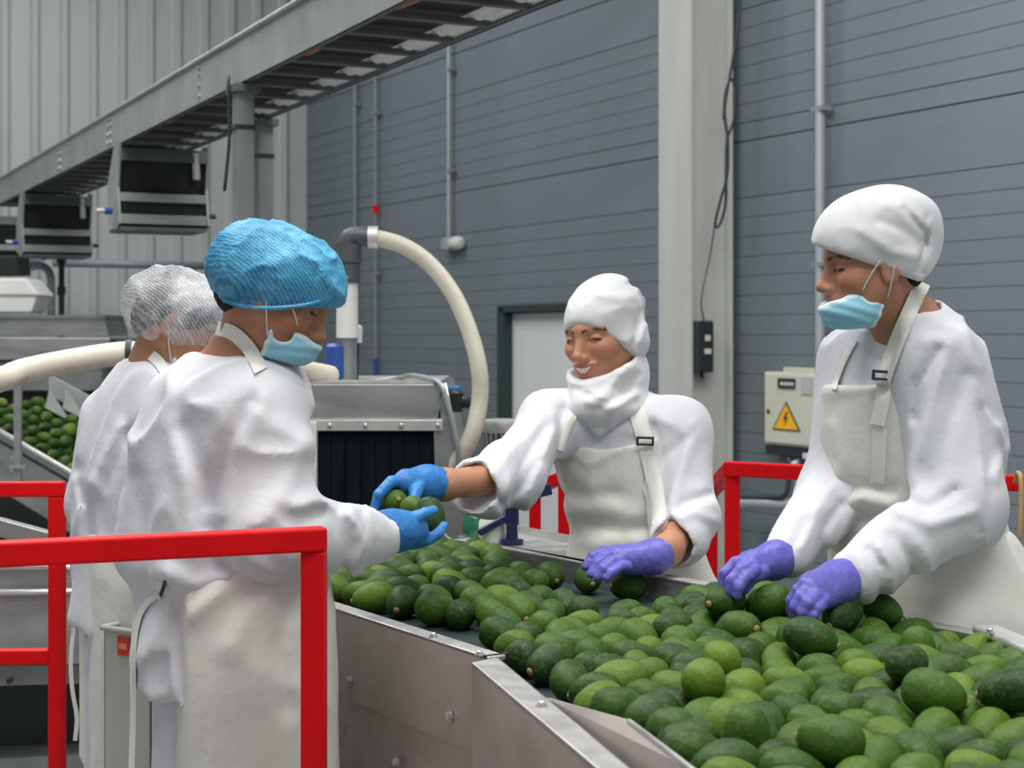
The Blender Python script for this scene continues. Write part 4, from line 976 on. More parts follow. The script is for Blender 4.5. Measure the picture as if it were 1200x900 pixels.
def netmat(name, c1, c2, a0, a1, big=0.62):
    """thin pleated non-woven: partly see-through between the fibres"""
    t = NT(name); v = t.coord('Object', (1,1,1))
    wv = t.new('ShaderNodeTexWave', wave_type='BANDS', bands_direction='DIAGONAL'); wv.inputs['Scale'].default_value = 60; wv.inputs['Distortion'].default_value = 5; wv.inputs['Detail'].default_value = 4; wv.inputs['Detail Scale'].default_value = 2.5
    t.link(v, wv.inputs['Vector']); n = t.noise(v, 28, 4, 0.6); n2 = t.noise(v, 9, 3)
    f = t.mix(0.5, wv.outputs['Fac'], n); f2 = t.mix(big, f, n2)
    t.link(t.ramp(f2, [(0.32,c2),(0.66,c1)]), t.b.inputs['Base Color']); t.b.inputs['Roughness'].default_value = 0.55
    t.link(t.ramp(f2, [(0.34,(a0,)*3),(0.66,(a1,)*3)]), t.b.inputs['Alpha'])
    t.link(t.bump(f, 0.35, 0.003), t.b.inputs['Normal']); return t.m
M['net_blue'] = netmat('blue_bouffant_fabric', (0.12,0.46,0.70), (0.015,0.24,0.48), 0.72, 0.97)
M['net_white'] = netmat('white_hair_net_fabric', (0.80,0.81,0.84), (0.62,0.63,0.67), 0.18, 0.76, 0.72)
# ------------------------------------------------------------------ people
class Head:
    def __init__(s, px, py, d, f, pitch, roll=0.0, scl=1.0):
        s.c = P(px, py, d); s.s = scl; f = unit((f[0], f[1], 0)); p = math.radians(pitch)
        fw = np.array([f[0]*math.cos(p), f[1]*math.cos(p), -math.sin(p)]); rt = unit(np.cross(fw, (0,0,1))); upv = np.cross(rt, fw)
        r = math.radians(roll); rt, upv = rt*math.cos(r)+upv*math.sin(r), -rt*math.sin(r)+upv*math.cos(r)
        s.R = np.stack([rt, fw, upv], 1)
    def __call__(s, p): return s.R@np.asarray(p, float)*s.s+s.c
    def loc(s, V): return (V-s.c)@s.R/s.s
    def cap(s, a, b, ra, rb=None): return cap(s(a), s(b), ra*s.s, None if rb is None else rb*s.s)
    def ell(s, c, r): return ell(s(c), np.array(r)*s.s, s.R)
    def dirv(s, v): return s.R@np.asarray(v, float)
def mouth_pt(x, top):
    k = (x/0.027)**2; z = (-0.0612+0.0062*k) if top else (-0.0775+0.0210*k); return (x, 0.0915-13.0*x*x-(0.0 if top else 0.002), z)
def head_prims(G, H, smile=False):
    u = G.u
    u(H.ell((0,-0.012,0.03),(0.074,0.094,0.078)))
    u(H.ell((0,0.018,-0.036),(0.059,0.066,0.077)), 0.03)
    for s in (-1,1):
        u(H.cap((s*0.052,-0.005,-0.045),(s*0.018,0.060,-0.098),0.019,0.015), 0.025)
        u(H.ell((s*0.038,0.050,-0.028+(0.004 if smile else 0)),(0.026,0.030+(0.004 if smile else 0),0.026)), 0.02)
        u(H.cap((0.0,0.078,0.019),(s*0.044,0.062,0.019),0.012,0.010), 0.018)
    u(H.cap((0,0.066,-0.100),(0,0.066,-0.0995),0.0185), 0.02)
    for s in (-1,1): G.sub(H.ell((s*0.033,0.096,0.000),(0.019,0.017,0.010)), 0.014)
    for s in (-1,1): u(H.ell((s*0.032,0.068,-0.001),(0.0155,0.0145,0.012)), 0.004)
    u(H.cap((0,0.070,0.012),(0,0.088,-0.038),0.011,0.013), 0.012)
    u(H.cap((0,0.082,0.010),(0,0.106,-0.034),0.0065,0.0095), 0.014)
    u(H.ell((0,0.105,-0.037),(0.0115,0.0115,0.0095)), 0.008)
    for s in (-1,1): u(H.ell((s*0.0115,0.096,-0.041),(0.0075,0.009,0.0075)), 0.006)
    u(H.ell((0,0.066,-0.066),(0.034,0.024,0.024)), 0.02)
    if not smile:
        u(H.cap((-0.018,0.086,-0.064),(0,0.0925,-0.0615),0.0045), 0.006); u(H.cap((0.018,0.086,-0.064),(0,0.0925,-0.0615),0.0045), 0.006)
        u(H.cap((-0.014,0.085,-0.0725),(0.0,0.0905,-0.074),0.0055), 0.006); u(H.cap((0.014,0.085,-0.0725),(0.0,0.0905,-0.074),0.0055), 0.006)
        G.sub(H.cap((-0.02,0.092,-0.068),(0.02,0.092,-0.068),0.0022), 0.004)
    else:
        for top in (1,0):
            q = [mouth_pt(x, top) for x in np.linspace(-0.027,0.027,9)]
            for i in range(8): u(H.cap(q[i], q[i+1], 0.0046 if top else 0.0052), 0.004)
        for x in np.linspace(-0.019,0.019,7):
            za, zb = mouth_pt(x,1)[2], mouth_pt(x,0)[2]; G.sub(H.cap((x,0.099-14*x*x,(za+zb)/2),(x+0.002,0.099-14*x*x,(za+zb)/2), max((za-zb)/2-0.003, 0.001)), 0.003)
    for s in (-1,1):
        u(H.ell((s*0.076,-0.010,-0.012),(0.009,0.019,0.031)), 0.008); G.sub(H.ell((s*0.087,-0.006,-0.010),(0.008,0.010,0.018)), 0.006)
def capd(V, a, b):
    a = np.asarray(a, float); b = np.asarray(b, float); ba = b-a; t_ = np.clip((V-a)@ba/(ba@ba), 0, 1)[:,None]; return np.linalg.norm(V-a-t_*ba, axis=1)
def face_paint(H, skin, smile=False, hairline=None):
    skin = np.array(skin); dark = np.array((0.012,0.008,0.007)); lip = skin*np.array((0.92,0.58,0.56)); blush = skin*np.array((1.12,0.80,0.76))
    def f(V):
        L = H.loc(V); C = np.tile(skin, (len(V),1)); fr = L[:,1] > 0.02
        def put(d, r, soft, col, k=1.0):
            a = (np.clip((r+soft-d)/(2*soft), 0, 1)*k*fr)[:,None]; C[:] = C*(1-a)+np.asarray(col)*a
        for s in (-1,1):
            put(np.linalg.norm((L-np.array((s*0.042,0.072,-0.032)))*np.array((1,0.6,1.2)), axis=1), 0.014, 0.014, blush, 0.7)
        put(np.linalg.norm(L-np.array((0,0.114,-0.038)), axis=1), 0.008, 0.008, blush, 0.6)
        for s in (-1,1):
            put(np.minimum(capd(L, (s*0.014,0.092,0.017),(s*0.032,0.086,0.0225)), capd(L, (s*0.032,0.086,0.0225),(s*0.054,0.064,0.0165))), 0.0038, 0.0016, dark, 0.9)
            if smile:
                put(np.minimum(capd(L, (s*0.019,0.083,-0.0035),(s*0.032,0.085,0.0005)), capd(L, (s*0.032,0.085,0.0005),(s*0.047,0.074,-0.004))), 0.0030, 0.0012, dark, 0.95)
                put(np.minimum(capd(L, (s*0.020,0.083,-0.006),(s*0.032,0.085,-0.0065)), capd(L, (s*0.032,0.085,-0.0065),(s*0.045,0.075,-0.006))), 0.0009, 0.0008, dark, 0.6)
            else:
                put(np.minimum(capd(L, (s*0.018,0.082,-0.0055),(s*0.032,0.085,-0.0085)), capd(L, (s*0.032,0.085,-0.0085),(s*0.048,0.074,-0.005))), 0.0032, 0.0012, dark, 0.95)
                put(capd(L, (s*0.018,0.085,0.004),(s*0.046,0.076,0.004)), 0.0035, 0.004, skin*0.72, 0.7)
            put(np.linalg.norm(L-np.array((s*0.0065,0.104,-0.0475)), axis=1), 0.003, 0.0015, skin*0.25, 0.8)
        if smile:
            x = np.clip(L[:,0], -0.03, 0.03); zu = mouth_pt(x,1)[2]; zl = mouth_pt(x,0)[2]; wide = np.abs(L[:,0]) < 0.0275; ff = L[:,1] > 0.06
            lipm = wide & ff & (L[:,2] < zu+0.0030) & (L[:,2] > zl-0.0042); C[lipm] = lip
            tm = (np.abs(L[:,0]) < 0.0225) & ff & (L[:,2] < zu-0.0022) & (L[:,2] > zl+0.0032); C[tm] = (0.80,0.76,0.70)
            for s in (-1,1): put(np.minimum(capd(L, (s*0.018,0.096,-0.040),(s*0.033,0.078,-0.054)), capd(L, (s*0.033,0.078,-0.054),(s*0.035,0.070,-0.068))), 0.0012, 0.002, skin*0.5, 0.6)  # smile folds: crease shade painted into the skin colour
        else:
            put(capd(L, (-0.018,0.088,-0.064),(0.018,0.088,-0.064)), 0.005, 0.002, lip); put(capd(L, (-0.015,0.088,-0.073),(0.015,0.088,-0.073)), 0.0055, 0.002, lip)
            put(capd(L, (-0.02,0.090,-0.068),(0.02,0.090,-0.068)), 0.0015, 0.001, lip*0.3)
        return C
    return f
def pp(j): return P(*j[:3])
def ribbon(grids, pts, wpx, name, material, parent, off=0.003, th=0.003, dep=None):
    """cloth strap laid on the first surface met, along a line of picture columns and rows"""
    pts = np.array([np.asarray(p, float) for p in curve_pts([np.array((a, b, 0.0)) for a, b in pts], 5)])[:,:2]
    n = len(pts); rows = []; last = dep
    for i in range(n):
        d = pts[min(i+1,n-1)]-pts[max(i-1,0)]; d = d/np.linalg.norm(d); q = np.array([-d[1], d[0]]); row = []
        for k in (-1,-0.5,0,0.5,1):
            c = pts[i]+q*k*wpx/2; hs = [h for h in (g.hit(c[0], c[1], 0.0) for g in grids) if h is not None]
            row.append(min(hs, key=lambda h: h[1])[1] if hs else None)
        ok = [r for r in row if r is not None]
        fill = (sum(ok)/len(ok)) if ok else last
        row = [fill if r is None else min(r, fill+0.03) for r in row]; last = fill
        rows.append((pts[i], q, row))
    A = np.array([r[2] for r in rows]); 
    for _ in range(3):
        B = A.copy(); B[1:-1] = (A[:-2]+2*A[1:-1]+A[2:])/4; A = B
    V = []; Fc = []
    for lay in (off+th, off):
        for i, (c, q, _) in enumerate(rows):
            for j, k in enumerate((-1,-0.5,0,0.5,1)): V.append(P(c[0]+q[0]*k*wpx/2, c[1]+q[1]*k*wpx/2, A[i,j]-lay))
    N = n*5
    for i in range(n-1):
        for j in range(4):
            a = i*5+j; Fc.append((a, a+1, a+6, a+5)); Fc.append((N+a, N+a+5, N+a+6, N+a+1))
        Fc += [(i*5, i*5+5, N+i*5+5, N+i*5), (i*5+4, N+i*5+4, N+i*5+9, i*5+9)]
    Fc += [(0, N, N+1, 1), (1, N+1, N+2, 2), (2, N+2, N+3, 3), (3, N+3, N+4, 4)]
    e = (n-1)*5; Fc += [(e+j, e+j+1, N+e+j+1, N+e+j) for j in range(4)]
    o = link_mesh(name, np.array(V), Fc, material, parent, smooth=True)
    bm = bmesh.new(); bm.from_mesh(o.data); bmesh.ops.recalc_face_normals(bm, faces=bm.faces)
    for ed in bm.edges:
        if len(ed.link_faces) == 2 and ed.calc_face_angle(0) > 1.0: ed.smooth = False
    bm.to_mesh(o.data); bm.free(); return o
def seam(G, pts, parent, name='seam', r=0.0022):
    q = [G.hit(p[0], p[1]) for p in curve_pts([np.array((a, b, 0.0)) for a, b in pts], 6)]; q = [p for p in q if p is not None]
    return MB().tube(q, r, 5).build(name, 'coat', parent, smooth=True) if len(q) > 2 else None
def thread(pts, r, name, material, parent): return MB().tube(curve_pts(pts, 6), r, 6).build(name, material, parent, smooth=True)
def cuff(a, b, r, parent):
    a = np.asarray(a); b = np.asarray(b); pts = [a+(b-a)*k/9 for k in range(10)]
    return MB().tube(pts, [r*(1+0.03*math.sin(k*2.2)) for k in range(10)], 20).build('cuff', 'capcloth', parent, smooth='auto')
def bounds(pts, m): pts = np.array(pts); return pts.min(0)-m, pts.max(0)+m
def make_glove(name, wrist, palm, fingers, material, parent, cuff=None, h=0.0026, label=None):
    """palm: list of (a, b, ra, rb) capsules; fingers: joint chains with radii; all in world coordinates"""
    allp = [p for a, b, _, _ in palm for p in (a, b)]+[p for ch, _ in fingers for p in ch]+[wrist[0], wrist[1]]
    lo, hi = bounds(allp, 0.055); G = Grid(lo, hi, h)
    for a, b, ra, rb in palm: G.u(cap(a, b, ra, rb), 0.016, 0.04)
    G.u(cap(wrist[0], wrist[1], wrist[2], wrist[3]), 0.02, 0.04)
    for ch, rs in fingers:
        K = Grid.__new__(Grid); K.ax = G.ax; K.x, K.y, K.z = G.ax; K.D = np.full(G.D.shape, 0.5, np.float32)
        for i in range(len(ch)-1): K.u(cap(ch[i], ch[i+1], rs[i], rs[i+1]), 0.003, 0.04)
        G.D = smin(G.D, K.D, 0.0045)
    # wrinkles around the wrist and a flat cut cuff
    ax_ = unit(np.asarray(wrist[1])-np.asarray(wrist[0])); X, Y, Z = G.xyz(); s_ = (X-wrist[0][0])*ax_[0]+(Y-wrist[0][1])*ax_[1]+(Z-wrist[0][2])*ax_[2]
    G.D -= (0.0012*np.sin(s_*520+4*vnoise(X*40+0*Y*Z, Y*40+0*X*Z, Z*40+0*X*Y))*np.exp(-(np.minimum(s_-0.0, 0.2)/0.03)**2)).astype(np.float32)
    G.folds(0.0010, (55,55,55), 0.5, 3)
    G.cut(np.asarray(wrist[0]), -ax_, 0.002)
    return link_sdf(name, G, material, parent, 1)
def person(label, foot):
    return thing('person', label, 'person', (foot[0], foot[1], 0.0), 'workers at the sorting line')
def boots(t, f, a, b):
    for p in (a, b):
        q = low(p, 0); fv = np.array([*unit(f), 0]); lo, hi = bounds([q-fv*0.12, q+fv*0.2, q+up*0.34], 0.07)
        G = Grid(lo, hi, 0.012); G.u(cap(q-fv*0.03+up*0.06, q-fv*0.03+up*0.32, 0.055, 0.062)); G.u(cap(q-fv*0.04+up*0.045, q+fv*0.14+up*0.04, 0.048, 0.042), 0.04); G.cut((0,0,0.0), (0,0,-1))
        link_sdf('boot', G, 'boot', t)
def trousers(t, hipl, hipr, kl, kr, al, ar, r=(0.090,0.078,0.065)):
    lo, hi = bounds([hipl, hipr, kl, kr, al, ar], 0.16); G = Grid(lo, hi, 0.011)
    for hp_, k, a in ((hipl,kl,al),(hipr,kr,ar)):
        G.u(cap(hp_, k, r[0], r[1]), 0.03); G.u(cap(k, a, r[1], r[2]), 0.03)
    G.u(cap(hipl, hipr, 0.075), 0.04); G.folds(0.012, (9,9,5), 0.8, 2)
    link_sdf('trousers', G, 'trouser', t)
def body(t, H, rows, f, arms, legs, neckb, paint, smile=False, neckr=(0.050,0.060), hf=0.0028):
    """one continuous figure: head, neck, trunk, arms and legs"""
    pts = [P(*r[:3]) for r in rows]+[p for a in arms for p in a]+[p for l in legs for p in l]
    lo, hi = bounds(pts+[H((0,0,0.13))], 0.16); lo[2] = 0.0
    fl, fh = bounds([H((0,0,0)), H((0,0.03,-0.06))], 0.125*H.s)
    G = Grid(lo, hi, 0.0105, (fl, fh), hf)
    G.u(loft(rows, f, grow=-0.022))
    for a in arms:
        for i, (r0, r1) in zip(range(len(a)-1), ((0.047,0.042),(0.042,0.029),(0.028,0.024))): G.u(cap(a[i], a[i+1], r0, r1), 0.04)
    for l in legs:
        for i, (r0, r1) in zip(range(len(l)-1), ((0.08,0.055),(0.052,0.036))): G.u(cap(l[i], l[i+1], r0, r1), 0.05)
        G.u(cap(l[-1]-up*0.0, l[-1]+np.array([*unit(f), 0])*0.12-up*0.02, 0.034), 0.03)
    head_prims(G, H, smile)
    G.u(cap(H((0,-0.022,-0.045)), neckb, neckr[0]*H.s, neckr[1]*H.s), 0.03)
    for a in arms: G.u(cap(neckb+up*0.012, a[0]+up*0.012, 0.050, 0.035), 0.05)
    return G, link_sdf('body', G, 'skin', t, 1, paint)
def coat_grid(rows, f, sleeves, trap=None, h=0.0075, k=0.05):
    pts = [P(*r[:3]) for r in rows]+[p for s in sleeves for p, _ in s]
    lo, hi = bounds(pts, 0.0); lo = lo-np.array([0.22,0.22,0.03]); hi = hi+np.array([0.22,0.22,0.12])
    G = Grid(lo, hi, h); G.u(loft(rows, f)); T = G.copy()
    for s in sleeves:
        if trap is not None: G.u(cap(trap, s[0][0]+np.array([0,0,0.006]), 0.062, 0.066), 0.05)
        for i in range(len(s)-1): G.u(cap(s[i][0], s[i+1][0], s[i][1], s[i+1][1]), k if i == 0 else 0.03)
    return G, T
def wrap(T, grow):                                                   # offset copy of a trunk grid
    g = T.copy(); g.D = g.D-grow; return g
def frame_buckle(grids, px, py, wpx, hpx, ang, parent):
    hs = [g.hit(px, py) for g in grids]; hs = [h for h in hs if h is not None]; d = min(h[1] for h in hs)-0.020
    s = d/F; c = P(px, py, d); a = math.radians(ang); ux = np.array([math.cos(a), 0, -math.sin(a)]); uz = np.array([math.sin(a), 0, math.cos(a)])
    w_, h_ = wpx*s, hpx*s; b = MB(); yv = np.array([0,1.0,0])
    for sx in (-1,1): b.bar(c+ux*sx*w_/2-uz*h_/2, c+ux*sx*w_/2+uz*h_/2, 0.006, 0.006, yv)
    for sz in (-1,1): b.bar(c-ux*(w_/2+0.003)+uz*sz*h_/2, c+ux*(w_/2+0.003)+uz*sz*h_/2, 0.006, 0.006, yv)
    return b.build('buckle', 'black_plastic', parent, bevel=0.0015)
def mask_sdf(t, H, side, notch, top=-0.040, rear=-0.008, name='face_mask', hf=0.0026, lift=0.0, bot=-0.124, tk=0.06, rn=(-1,-0.1), rp=None, nose=0.075, bt=0.25):
    lo, hi = bounds([H((0,0.05,-0.075))], 0.10*H.s); G = Grid(lo, hi, hf)
    G.u(H.ell((0,0.040,-0.075+lift),(0.066,0.072,0.050))); G.u(H.ell((0,nose,-0.055+lift),(0.033,0.040,0.028)), 0.03)
    G.cut(H((0,0,top)), H.dirv((0,tk,1)), 0.002); G.cut(H((0,*(rp or (rear,0)))), H.dirv((0,*rn)), 0.002); G.cut(H((0,0,bot)), H.dirv((0,bt,-1)), 0.01)
    a, b = H((-0.12,*notch[:2])), H((0.12,*notch[:2])); G.sub(cap(a, b, notch[2]*H.s), 0.003)
    X, Y, Z = G.xyz(); Lz = (X-H.c[0])*H.R[0,2]+(Y-H.c[1])*H.R[1,2]+(Z-H.c[2])*H.R[2,2]; Ly = (X-H.c[0])*H.R[0,1]+(Y-H.c[1])*H.R[1,1]+(Z-H.c[2])*H.R[2,1]
    G.D -= (0.0010*np.sin((Lz*0.9-Ly*0.35)*330)).astype(np.float32)
    def col(V):
        L = H.loc(V); e = np.minimum(top+0.012-L[:,2]*1.0-0.06*L[:,1]*0, 9); edge = (L[:,2]+tk*L[:,1] > top-0.008) | (((L[:,1]-(rp or (rear,0))[0])*rn[0]+(L[:,2]-(rp or (rear,0))[1])*rn[1]) > -0.008) | (np.hypot(L[:,1]-notch[0], L[:,2]-notch[1]) < notch[2]+0.004)
        return np.where(edge[:,None], np.array((0.62,0.74,0.79)), np.array((0.27,0.58,0.72)))
    return link_sdf(name, G, 'mask', t, 1, col)
# ------------------------------------------------------------------ worker with the blue bouffant cap
def worker_blue():
    f = (0.75,0.66); t = person('worker in a blue bouffant cap and mask holding avocados, seen from behind', P(262,1100,2.98))
    H = Head(324, 341, 2.90, (0.995,0.10), 28, 0, 1.01); neckb = P(288,432,2.97)
    rows = [(287,405,2.98,0.075,0.07),(279,421,2.98,0.125,0.092),(266,455,2.98,0.170,0.122),(256,530,2.98,0.188,0.145),(252,600,2.98,0.190,0.152),(250,660,2.98,0.190,0.155),(250,692,2.98,0.165,0.135),(258,735,2.98,0.170,0.150),(262,803,2.98,0.178,0.160)]
    sR = [(P(304,482,2.85),0.080),(P(319,625,2.81),0.083),(P(432,632,3.02),0.052)]
    sL = [(P(222,482,3.12),0.075),(P(300,600,3.22),0.07),(P(345,615,3.30),0.045)]
    hips = [P(238,800,2.95), P(290,800,3.04)]; kn = [P(226,985,2.94), P(288,985,3.06)]; an = [P(222,1240,2.96), P(285,1240,3.08)]
    arms = [[sR[0][0], sR[1][0], sR[2][0], P(455,625,3.08)], [sL[0][0], sL[1][0], sL[2][0], P(355,622,3.34)]]
    B, _ = body(t, H, rows[:-1]+[(260,800,2.98,0.15,0.12)], f, arms, [[h, k, low(a,0.10)] for h, k, a in zip(hips, kn, an)], neckb, face_paint(H, (0.44,0.215,0.125)))
    G, T = coat_grid(rows, f, [sR, sL])
    G.folds(0.014, (8,8,2.6), 0.9, 1.0)
    for s in ([((296,470),(268,520),(250,590)),7,-0.012], [((306,468),(276,525),(258,600)),8,0.008], [((215,505),(232,560),(240,620)),9,-0.012], [((200,500),(222,570),(228,640)),10,0.010],
              [((360,520),(330,580),(300,610)),9,0.007], [((375,600),(350,610),(330,600)),6,-0.010], [((395,600),(405,640),(400,680)),5,-0.012], [((412,598),(424,640),(415,675)),5,0.010], [((425,600),(436,640),(430,665)),3.5,-0.007],
              [((340,690),(300,680),(260,655)),8,-0.010], [((190,670),(225,688),(262,682)),9,0.012], [((160,560),(170,620),(175,680)),9,-0.008], [((195,715),(180,745),(165,770)),8,0.012], [((210,720),(200,760),(185,800)),6,-0.010],
              [((300,640),(330,668),(370,672)),7,-0.008]): G.stroke(*s, 3.0)
    G.sub(ell(P(286,396,2.98), (0.085,0.09,0.045)), 0.012); G.sub(ell(P(250,398,3.0), (0.055,0.08,0.026)), 0.012)
    coat = link_sdf('coat', G, 'coat', t)
    # apron wraps the front and her right side
    A = Grid(P(160,930,2.62), P(400,640,3.35)+np.array([0.05,0,0.06]), 0.0075); A = Grid(np.array([-0.80,2.60,0.50]), np.array([-0.27,3.30,1.13]), 0.0075)
    A.u(loft([(276,652,2.955,0.172,0.150),(277,700,2.955,0.178,0.160),(276,800,2.955,0.186,0.168),(276,990,2.955,0.19,0.17)], f))
    A.folds(0.007, (7,7,1.2), 0.8, 4); A.stroke([(300,665),(262,690),(225,720)], 9, 0.012, 3.0); A.stroke([(330,680),(290,720),(270,760)], 12, 0.010, 3.0); A.stroke([(345,700),(325,760),(335,830)], 9, -0.010, 3.0)
    A.cut(P(213,800,2.83), (-0.90,-0.43,0), 0.006); A.stroke([(218,700),(216,800),(216,905)], 3, 0.004, 3.0)
    ap = link_sdf('apron', A, 'apron', t)
    ribbon([G,B], [(254,384),(272,390),(288,404),(299,420),(306,434)], 17, 'neck_strap', 'strap', ap, 0.004, 0.004, 2.92)
    w1 = ribbon([G], [(190,682),(186,692),(184,702)], 8, 'waist_strap', 'strap', ap, 0.006, 0.004, 2.83)
    MB().bar(P(194,680,2.805), P(188,699,2.805), 0.008, 0.006).build('clip', 'black_plastic', ap, bevel=0.002)
    ribbon([G], [(186,696),(171,708),(161,728),(156,765),(156,830),(154,905)], 7, 'apron_tie', 'strap', ap, 0.01, 0.003, 2.88)
    trousers(t, hips[0]+up*0.0, hips[1], kn[0], kn[1], low(an[0],0.2), low(an[1],0.2)); boots(t, f, an[0], an[1])
    # cap, hair, mask
    C = Grid(*bounds([H((0,0.01,0.05))], 0.16*H.s), 0.004)
    C.u(H.ell((0,0.002,0.036),(0.092,0.113,0.080))); C.u(H.ell((0,-0.070,0.018),(0.080,0.058,0.056)), 0.06); C.u(H.ell((0,-0.02,0.0),(0.088,0.098,0.06)), 0.04)
    C.folds(0.007, (28,28,14), 0.9, 6); C.folds(0.003, (70,70,50), 0.9, 8)
    C.cut(P(330,360,2.90), (-0.02,0.03,-1), 0.010)
    link_sdf('bouffant_cap', C, 'net_blue', t)
    band = MB().tube(curve_pts([P(262,352,2.84), P(285,359,2.815), P(318,361,2.80), P(360,357,2.82), P(392,347,2.87)], 6), 0.004, 6).build('elastic_edge', 'net_blue', t, smooth=True)
    Hh = Grid(*bounds([H((0,-0.03,0.0))], 0.13*H.s), 0.004); Hh.u(H.ell((0,-0.014,0.030),(0.077,0.096,0.081))); Hh.u(H.ell((0,-0.058,-0.034),(0.056,0.042,0.042)), 0.02); Hh.cut(H((0,0.055,0.03)), H.dirv((0,1,-0.35)), 0.004); Hh.cut(H((0,0.0,-0.028)), H.dirv((0,0.80,-0.6)), 0.01)
    Hh.folds(0.002, (90,90,30), 0.8, 2); link_sdf('hair', Hh, 'hair', t)
    mk = mask_sdf(t, H, 1, (0.046,-0.056,0.019), top=-0.042, rear=0.018)
    thread([H((0.060,0.064,-0.036)), H((0.073,0.042,-0.014)), H((0.084,0.012,0.006))], 0.0016, 'ear_loop', 'label_white', mk)
    thread([H((0.068,0.026,-0.076)), H((0.078,0.010,-0.048)), H((0.089,-0.010,-0.012))], 0.0016, 'ear_loop', 'label_white', mk)
    cuff(P(430,632,3.02), P(443,623,3.05), 0.041, coat)
    # right hand, palm up under the avocados
    W = lambda x, y, d: P(x, y, d)
    make_glove('glove', (W(439,622,3.045), W(462,622,3.10), 0.036, 0.036), [(W(455,622,3.08), W(485,620,3.14), 0.033, 0.028), (W(460,630,3.09), W(490,630,3.16), 0.026, 0.022), (W(462,614,3.10), W(478,612,3.13), 0.024, 0.02)],
        [([W(472,612,3.11), W(488,606,3.12), W(500,601,3.13), W(508,598,3.15)], [0.016,0.0125,0.011,0.0095]),
         ([W(486,632,3.14), W(502,632,3.15), W(513,626,3.16), W(520,616,3.18)], [0.015,0.0115,0.0105,0.009]),
         ([W(486,630,3.18), W(503,631,3.20), W(514,625,3.22), W(519,615,3.24)], [0.014,0.0115,0.0105,0.009]),
         ([W(484,628,3.21), W(500,629,3.24), W(511,623,3.26), W(515,615,3.27)], [0.014,0.0115,0.0105,0.009]),
         ([W(480,627,3.22), W(494,627,3.26), W(503,622,3.28), W(507,615,3.29)], [0.013,0.0105,0.0095,0.008])], 'glove_blue', t)
    q = P(350,618,3.33); make_glove('glove', (P(345,615,3.30), P(352,619,3.33), 0.034, 0.034), [(P(352,619,3.33), P(360,626,3.39), 0.030, 0.026)],
        [([P(358,624,3.37)+np.array([dx,0,0]), P(362,632,3.41)+np.array([dx,0,0]), P(363,642,3.43)+np.array([dx,0,-0.01])], [0.012,0.011,0.009]) for dx in (-0.03,-0.01,0.01)], 'glove_blue', t)
worker_blue()
